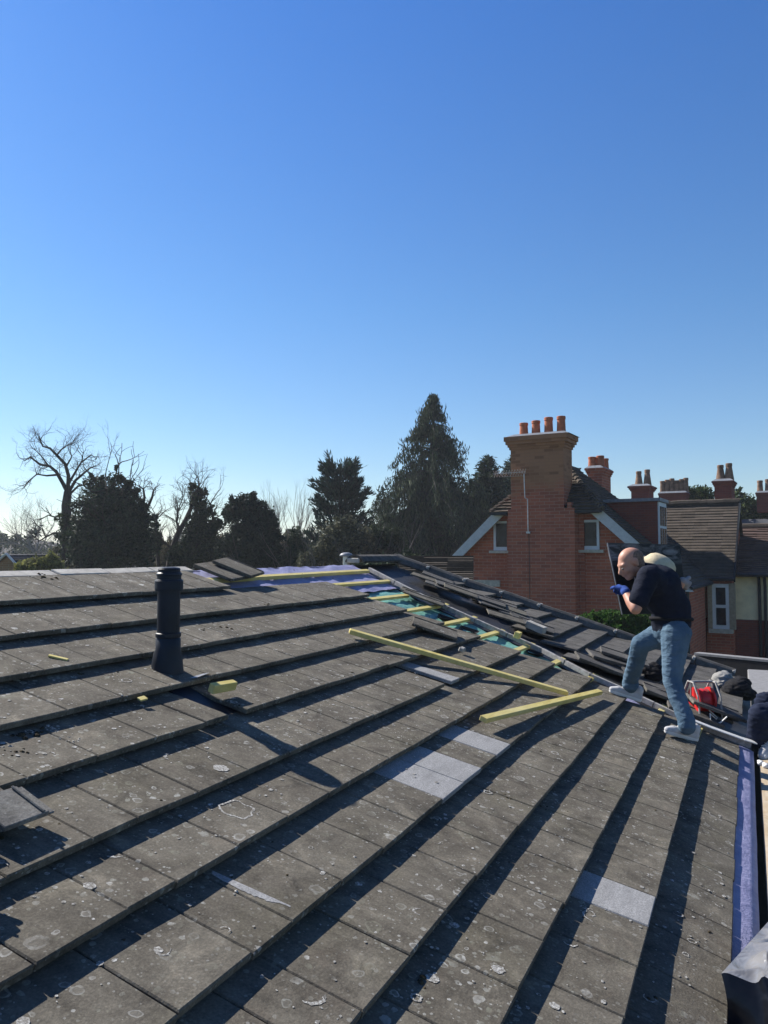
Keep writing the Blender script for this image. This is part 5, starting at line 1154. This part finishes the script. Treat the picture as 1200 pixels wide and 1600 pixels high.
# the dark panel he carries
pc = [Q(949, 848, 6.42), Q(1062, 851, 6.62), Q(1075, 958, 6.62), Q(972, 960, 6.42)]
nrm = (pc[1]-pc[0]).cross(pc[3]-pc[0]).normalized(); nrm = nrm if nrm.dot(FW) > 0 else -nrm
m = MB(); m.hexa(pc, [p+nrm*.018 for p in pc]); pn = m.build('panel', M['dusty_panel'])
e = tag(empty('dark_panel', pc[3]), 'square black panel with chalky smears carried in front of the brick gable', 'panel'); pn.parent = e; pn.location = -pc[3]; pn.name = 'sheet'
m = MB()
for i in (3,):
    a, b = pc[i], pc[(i+1) % 4]; m.bar(a-pc[3]-nrm*.002, b-pc[3]-nrm*.002, .009, .006, nrm)
m.build('edge_trim', M['lead_sheet'], e)
# cream hat at his back
hc = Q(1031, 884, 6.34); e = empty('sun_hat', hc, label='cream domed sun hat showing above the stepping man\'s back', cat='hat')
hz = (UP*.8-LEFT*.42-FW*.42).normalized(); hx_, hy_, _ = frame(hz); hx_ = (RT-hz*RT.dot(hz)).normalized(); hy_ = hz.cross(hx_)
m = MB(); prof = [(.185, -.03), (.188, -.025), (.13, -.005), (.122, .015), (.11, .045), (.085, .07), (.045, .083), (.001, .087)]
for r_, z_ in prof: m.v += [tuple(hx_*(r_*1.1*math.cos(6.2832*j/32))+hy_*(r_*.95*math.sin(6.2832*j/32))+hz*z_) for j in range(32)]
m.f = [(i*32+j, i*32+(j+1) % 32, (i+1)*32+(j+1) % 32, (i+1)*32+j) for i in range(len(prof)-1) for j in range(32)]; m.m = [0]*len(m.f); m.build('crown', M['straw'], e, smooth=True)
# ---- the crouching worker, mostly out of the picture
sh1 = Q(1184, 1176, 6.95); zb = EZ-.1; s_ = (zb-EYE.z)/(sh1-EYE).z; sh1 = EYE+(sh1-EYE)*s_
p2 = empty('person', sh1, label='crouching worker in dark navy trousers cut off by the right edge', cat='person')
o3 = lambda r_, f_, u_: RT*r_+FW*f_+UP*u_
an1, kn1, hp1 = o3(.0, 0, .1), o3(-.02, -.1, .33), o3(.46, .05, .3)
an2, kn2, hp2 = o3(.26, .3, .1), o3(.22, .3, .36), o3(.52, .3, .3)
ch2 = o3(.62, .18, .84); nk2 = o3(.58, .15, 1.05); hd2 = o3(.54, .13, 1.19)
sl2, sr2 = o3(.6, -.03, .96), o3(.64, .36, .96); e1, w1_ = o3(.62, -.1, .7), o3(.62, -.2, .5); e2_, w2_ = o3(.62, .42, .72), o3(.6, .3, .54)
B = Blob(); f2 = (LEFT*.85-UP*.4).normalized(); u2 = (UP*.85+LEFT*.4); u2 = (u2-f2*u2.dot(f2)).normalized(); s2 = f2.cross(u2)
B.chain([nk2, hd2-u2*.04], [.062, .06]); B.ell(hd2+u2*.03-f2*.02, (.098, .077, .088), f2, u2).ell(hd2+f2*.03-u2*.015, (.068, .066, .092), f2, u2).ell(hd2+f2*.055-u2*.085, (.04, .042, .03), f2, u2).cap(hd2+f2*.088, .011, hd2+f2*.112-u2*.03, .015)
for q_ in (-1, 1): B.cap(hd2+f2*.083+u2*.022+s2*.012*q_, .013, hd2+f2*.068+u2*.02+s2*.048*q_, .013).ell(hd2-f2*.016-u2*.008+s2*.08*q_, (.02, .009, .034), f2, u2)
B.chain([(hp1+hp2)/2, ch2, nk2], [.13, .14, .07]).chain([sl2, ch2, sr2], [.06, .12, .06]).chain([sl2, e1, w1_], [.055, .044, .032]).chain([sr2, e2_, w2_], [.055, .044, .032])
hand(B, w1_, LEFT*.5-UP*.8, -FW*.2+LEFT*.6, FW); hand(B, w2_, LEFT*.6-UP*.7, LEFT, FW)
B.chain([hp1, kn1, an1], [.08, .055, .04]).chain([hp2, kn2, an2], [.08, .055, .04]); B.build('body', 'skin', p2, .009, 4)
S = Blob(); S.chain([(hp1+hp2)/2+UP*.05, ch2, ch2.lerp(nk2, .6)], [.17, .17, .11]).cap(sl2, .082, ch2, .13).cap(sr2, .082, ch2, .13).chain([sl2, e1, e1.lerp(w1_, .85)], [.08, .065, .05]).chain([sr2, e2_, e2_.lerp(w2_, .85)], [.08, .065, .05]); S.build('jacket', 'black_cloth', p2, .011, 5, .008, 9)
Jn = Blob(); Jn.chain([hp1, hp1.lerp(kn1, .5), kn1, kn1.lerp(an1, .5), an1+UP*.02], [.12, .105, .088, .082, .08]).chain([hp2, kn2, an2+UP*.02], [.12, .085, .075]).cap(hp1, .13, hp2, .13); Jn.build('trousers', 'dark_denim', p2, .011, 4, .009, 10)
shoe(p2, o3(.1, .03, 0), o3(-.07, -.2, 0), UP); shoe(p2, o3(.27, .33, 0), o3(.05, .2, 0), UP)
b2 = Blob(); b2.ell(hd2+u2*.03-f2*.03, (.1, .083, .09), f2, u2); b2.build('hair', 'stubble_hair', p2, .008, 3, cut=lambda c: (c-hd2).dot(f2) > .03 or (c-hd2).dot(u2) < -.01)
# ---- bags and small things by the reel
def heap(name, c, parts, mat, label, cat, fold=.012, fs=10, vox=.01):
    b = Blob()
    for (o_, r_) in parts: b.ell(o_, r_)
    o = b.build(name, mat, None, vox, 5, fold, fs); o.location = c; return tag(o, label, cat)
c0 = onroof(1152, 1092, .0); heap('work_bag', c0, [(o3(0, 0, .1), (.15, .13, .11)), (o3(.07, .05, .13), (.12, .1, .1)), (o3(-.07, -.03, .08), (.11, .1, .09)), (o3(.1, .0, .05), (.1, .1, .06))], 'black_cloth', 'crumpled black work bag beside the red cable reel', 'bag')
c0 = onroof(1128, 1076, .0); heap('cloth_bundle', c0, [(o3(0, 0, .09), (.1, .1, .09)), (o3(.05, .03, .12), (.08, .08, .07)), (o3(-.04, -.04, .05), (.09, .08, .06))], 'grey_cloth', 'grey crumpled cloth bundle between the reel and the black bag', 'cloth')
c0 = onroof(1019, 1066, .0); heap('tool_bag', c0, [(o3(0, 0, .08), (.1, .12, .08)), (o3(.04, .04, .12), (.07, .08, .07)), (o3(-.05, .0, .1), (.06, .08, .08))], 'black_cloth', 'small black tool bag lying between the man\'s legs', 'bag')
rb = random.Random(8)
for i, (x, y, lab) in enumerate(((1194, 1185, 'largest white rubble lump at the scaffold edge'), (1197, 1200, 'white rubble lump below the crouching worker\'s shoe'), (1189, 1196, 'smallest white crumb on the scaffold board'))):
    p = Q(x, y, 6.5); zb = EZ-.1; p = EYE+(p-EYE)*((zb-EYE.z)/(p-EYE).z); m = MB(); k_ = 8
    b = Blob(); b.ell((0, 0, .015), (.03-.006*i, .024, .02)).ell((.012, .01, .02), (.02, .016, .016)); o = b.build('rubble', 'white_paint', None, .005, 2, .006, 30); o.location = p; tag(o, lab, 'rubble', 'rubble on the scaffold')
# ---- black polythene draped over the eaves at the lower right
T0 = onroof(1127, 1521, .14); E0 = onroof(1203, 1437, .15)
m = MB(); nu, nv = 90, 80
def top_pt(u, v):
    e0 = T0+(E0-T0)*u*1.2; dv = Vector((-.05, -.75, -.05))
    p = e0+dv*v; rd = lambda x: (1-abs(noise.noise(x))*2)
    w_ = noise.noise(Vector((u*2.3+v*1.4, v*3.1-u*.6, 1)))*.05+max(0, rd(Vector((u*3.2+v*3, v*1.6-u*1.2, 5))))**4*.05+max(0, rd(Vector((u*2-v*5, v*2+u*3, 8))))**5*.035+noise.noise(Vector((u*7, v*7, 3)))*.012
    return p+UP*1.7*w_*min(1, 4*v)
def fold_pt(v, t_):
    p = top_pt(0, v); dn = Vector((-.05, -.1*(1-t_), -.27)); w_ = noise.noise(Vector((v*5, t_*2, 9)))*.04*t_+.03*math.sin(v*17+t_*2)*t_
    return p+dn*t_*.75+Vector((-.03*math.sin(t_*3), 0, 0))+AX*w_
for i in range(nu+1):
    for j in range(nv+1): m.v.append(tuple(top_pt(i/nu, j/nv)))
for i in range(nu):
    for j in range(nv): k_ = i*(nv+1)+j; m.f.append((k_, k_+1, k_+nv+2, k_+nv+1)); m.m.append(0)
off = len(m.v); nt_ = 24
for i in range(nt_+1):
    for j in range(nv+1): m.v.append(tuple(fold_pt(j/nv, i/nt_)))
for i in range(nt_):
    for j in range(nv): k_ = off+i*(nv+1)+j; m.f.append((k_, k_+1, k_+nv+2, k_+nv+1)); m.m.append(1)
tag(m.build('plastic_sheet', [M['polythene'], M['black_polythene']], smooth=True, fix=False), 'crumpled silver and black plastic sheet over the eaves in the lower right corner', 'plastic sheet')
# ------------------------------------------------------------------ thin spring haze
m = MB(); m.bbox(-480, 480, -480, 480, -1, 19.5)
hz_ = bpy.data.materials.new('haze_air'); hz_.use_nodes = True; hz_.node_tree.nodes.remove(hz_.node_tree.nodes['Principled BSDF'])
pv_ = hz_.node_tree.nodes.new('ShaderNodeVolumePrincipled'); pv_.inputs['Density'].default_value = .0006; pv_.inputs['Color'].default_value = (.86, .92, 1, 1); pv_.inputs['Anisotropy'].default_value = .3
hz_.node_tree.links.new(pv_.outputs[0], hz_.node_tree.nodes['Material Output'].inputs['Volume'])
tag(m.build('haze', hz_), kind='stuff')
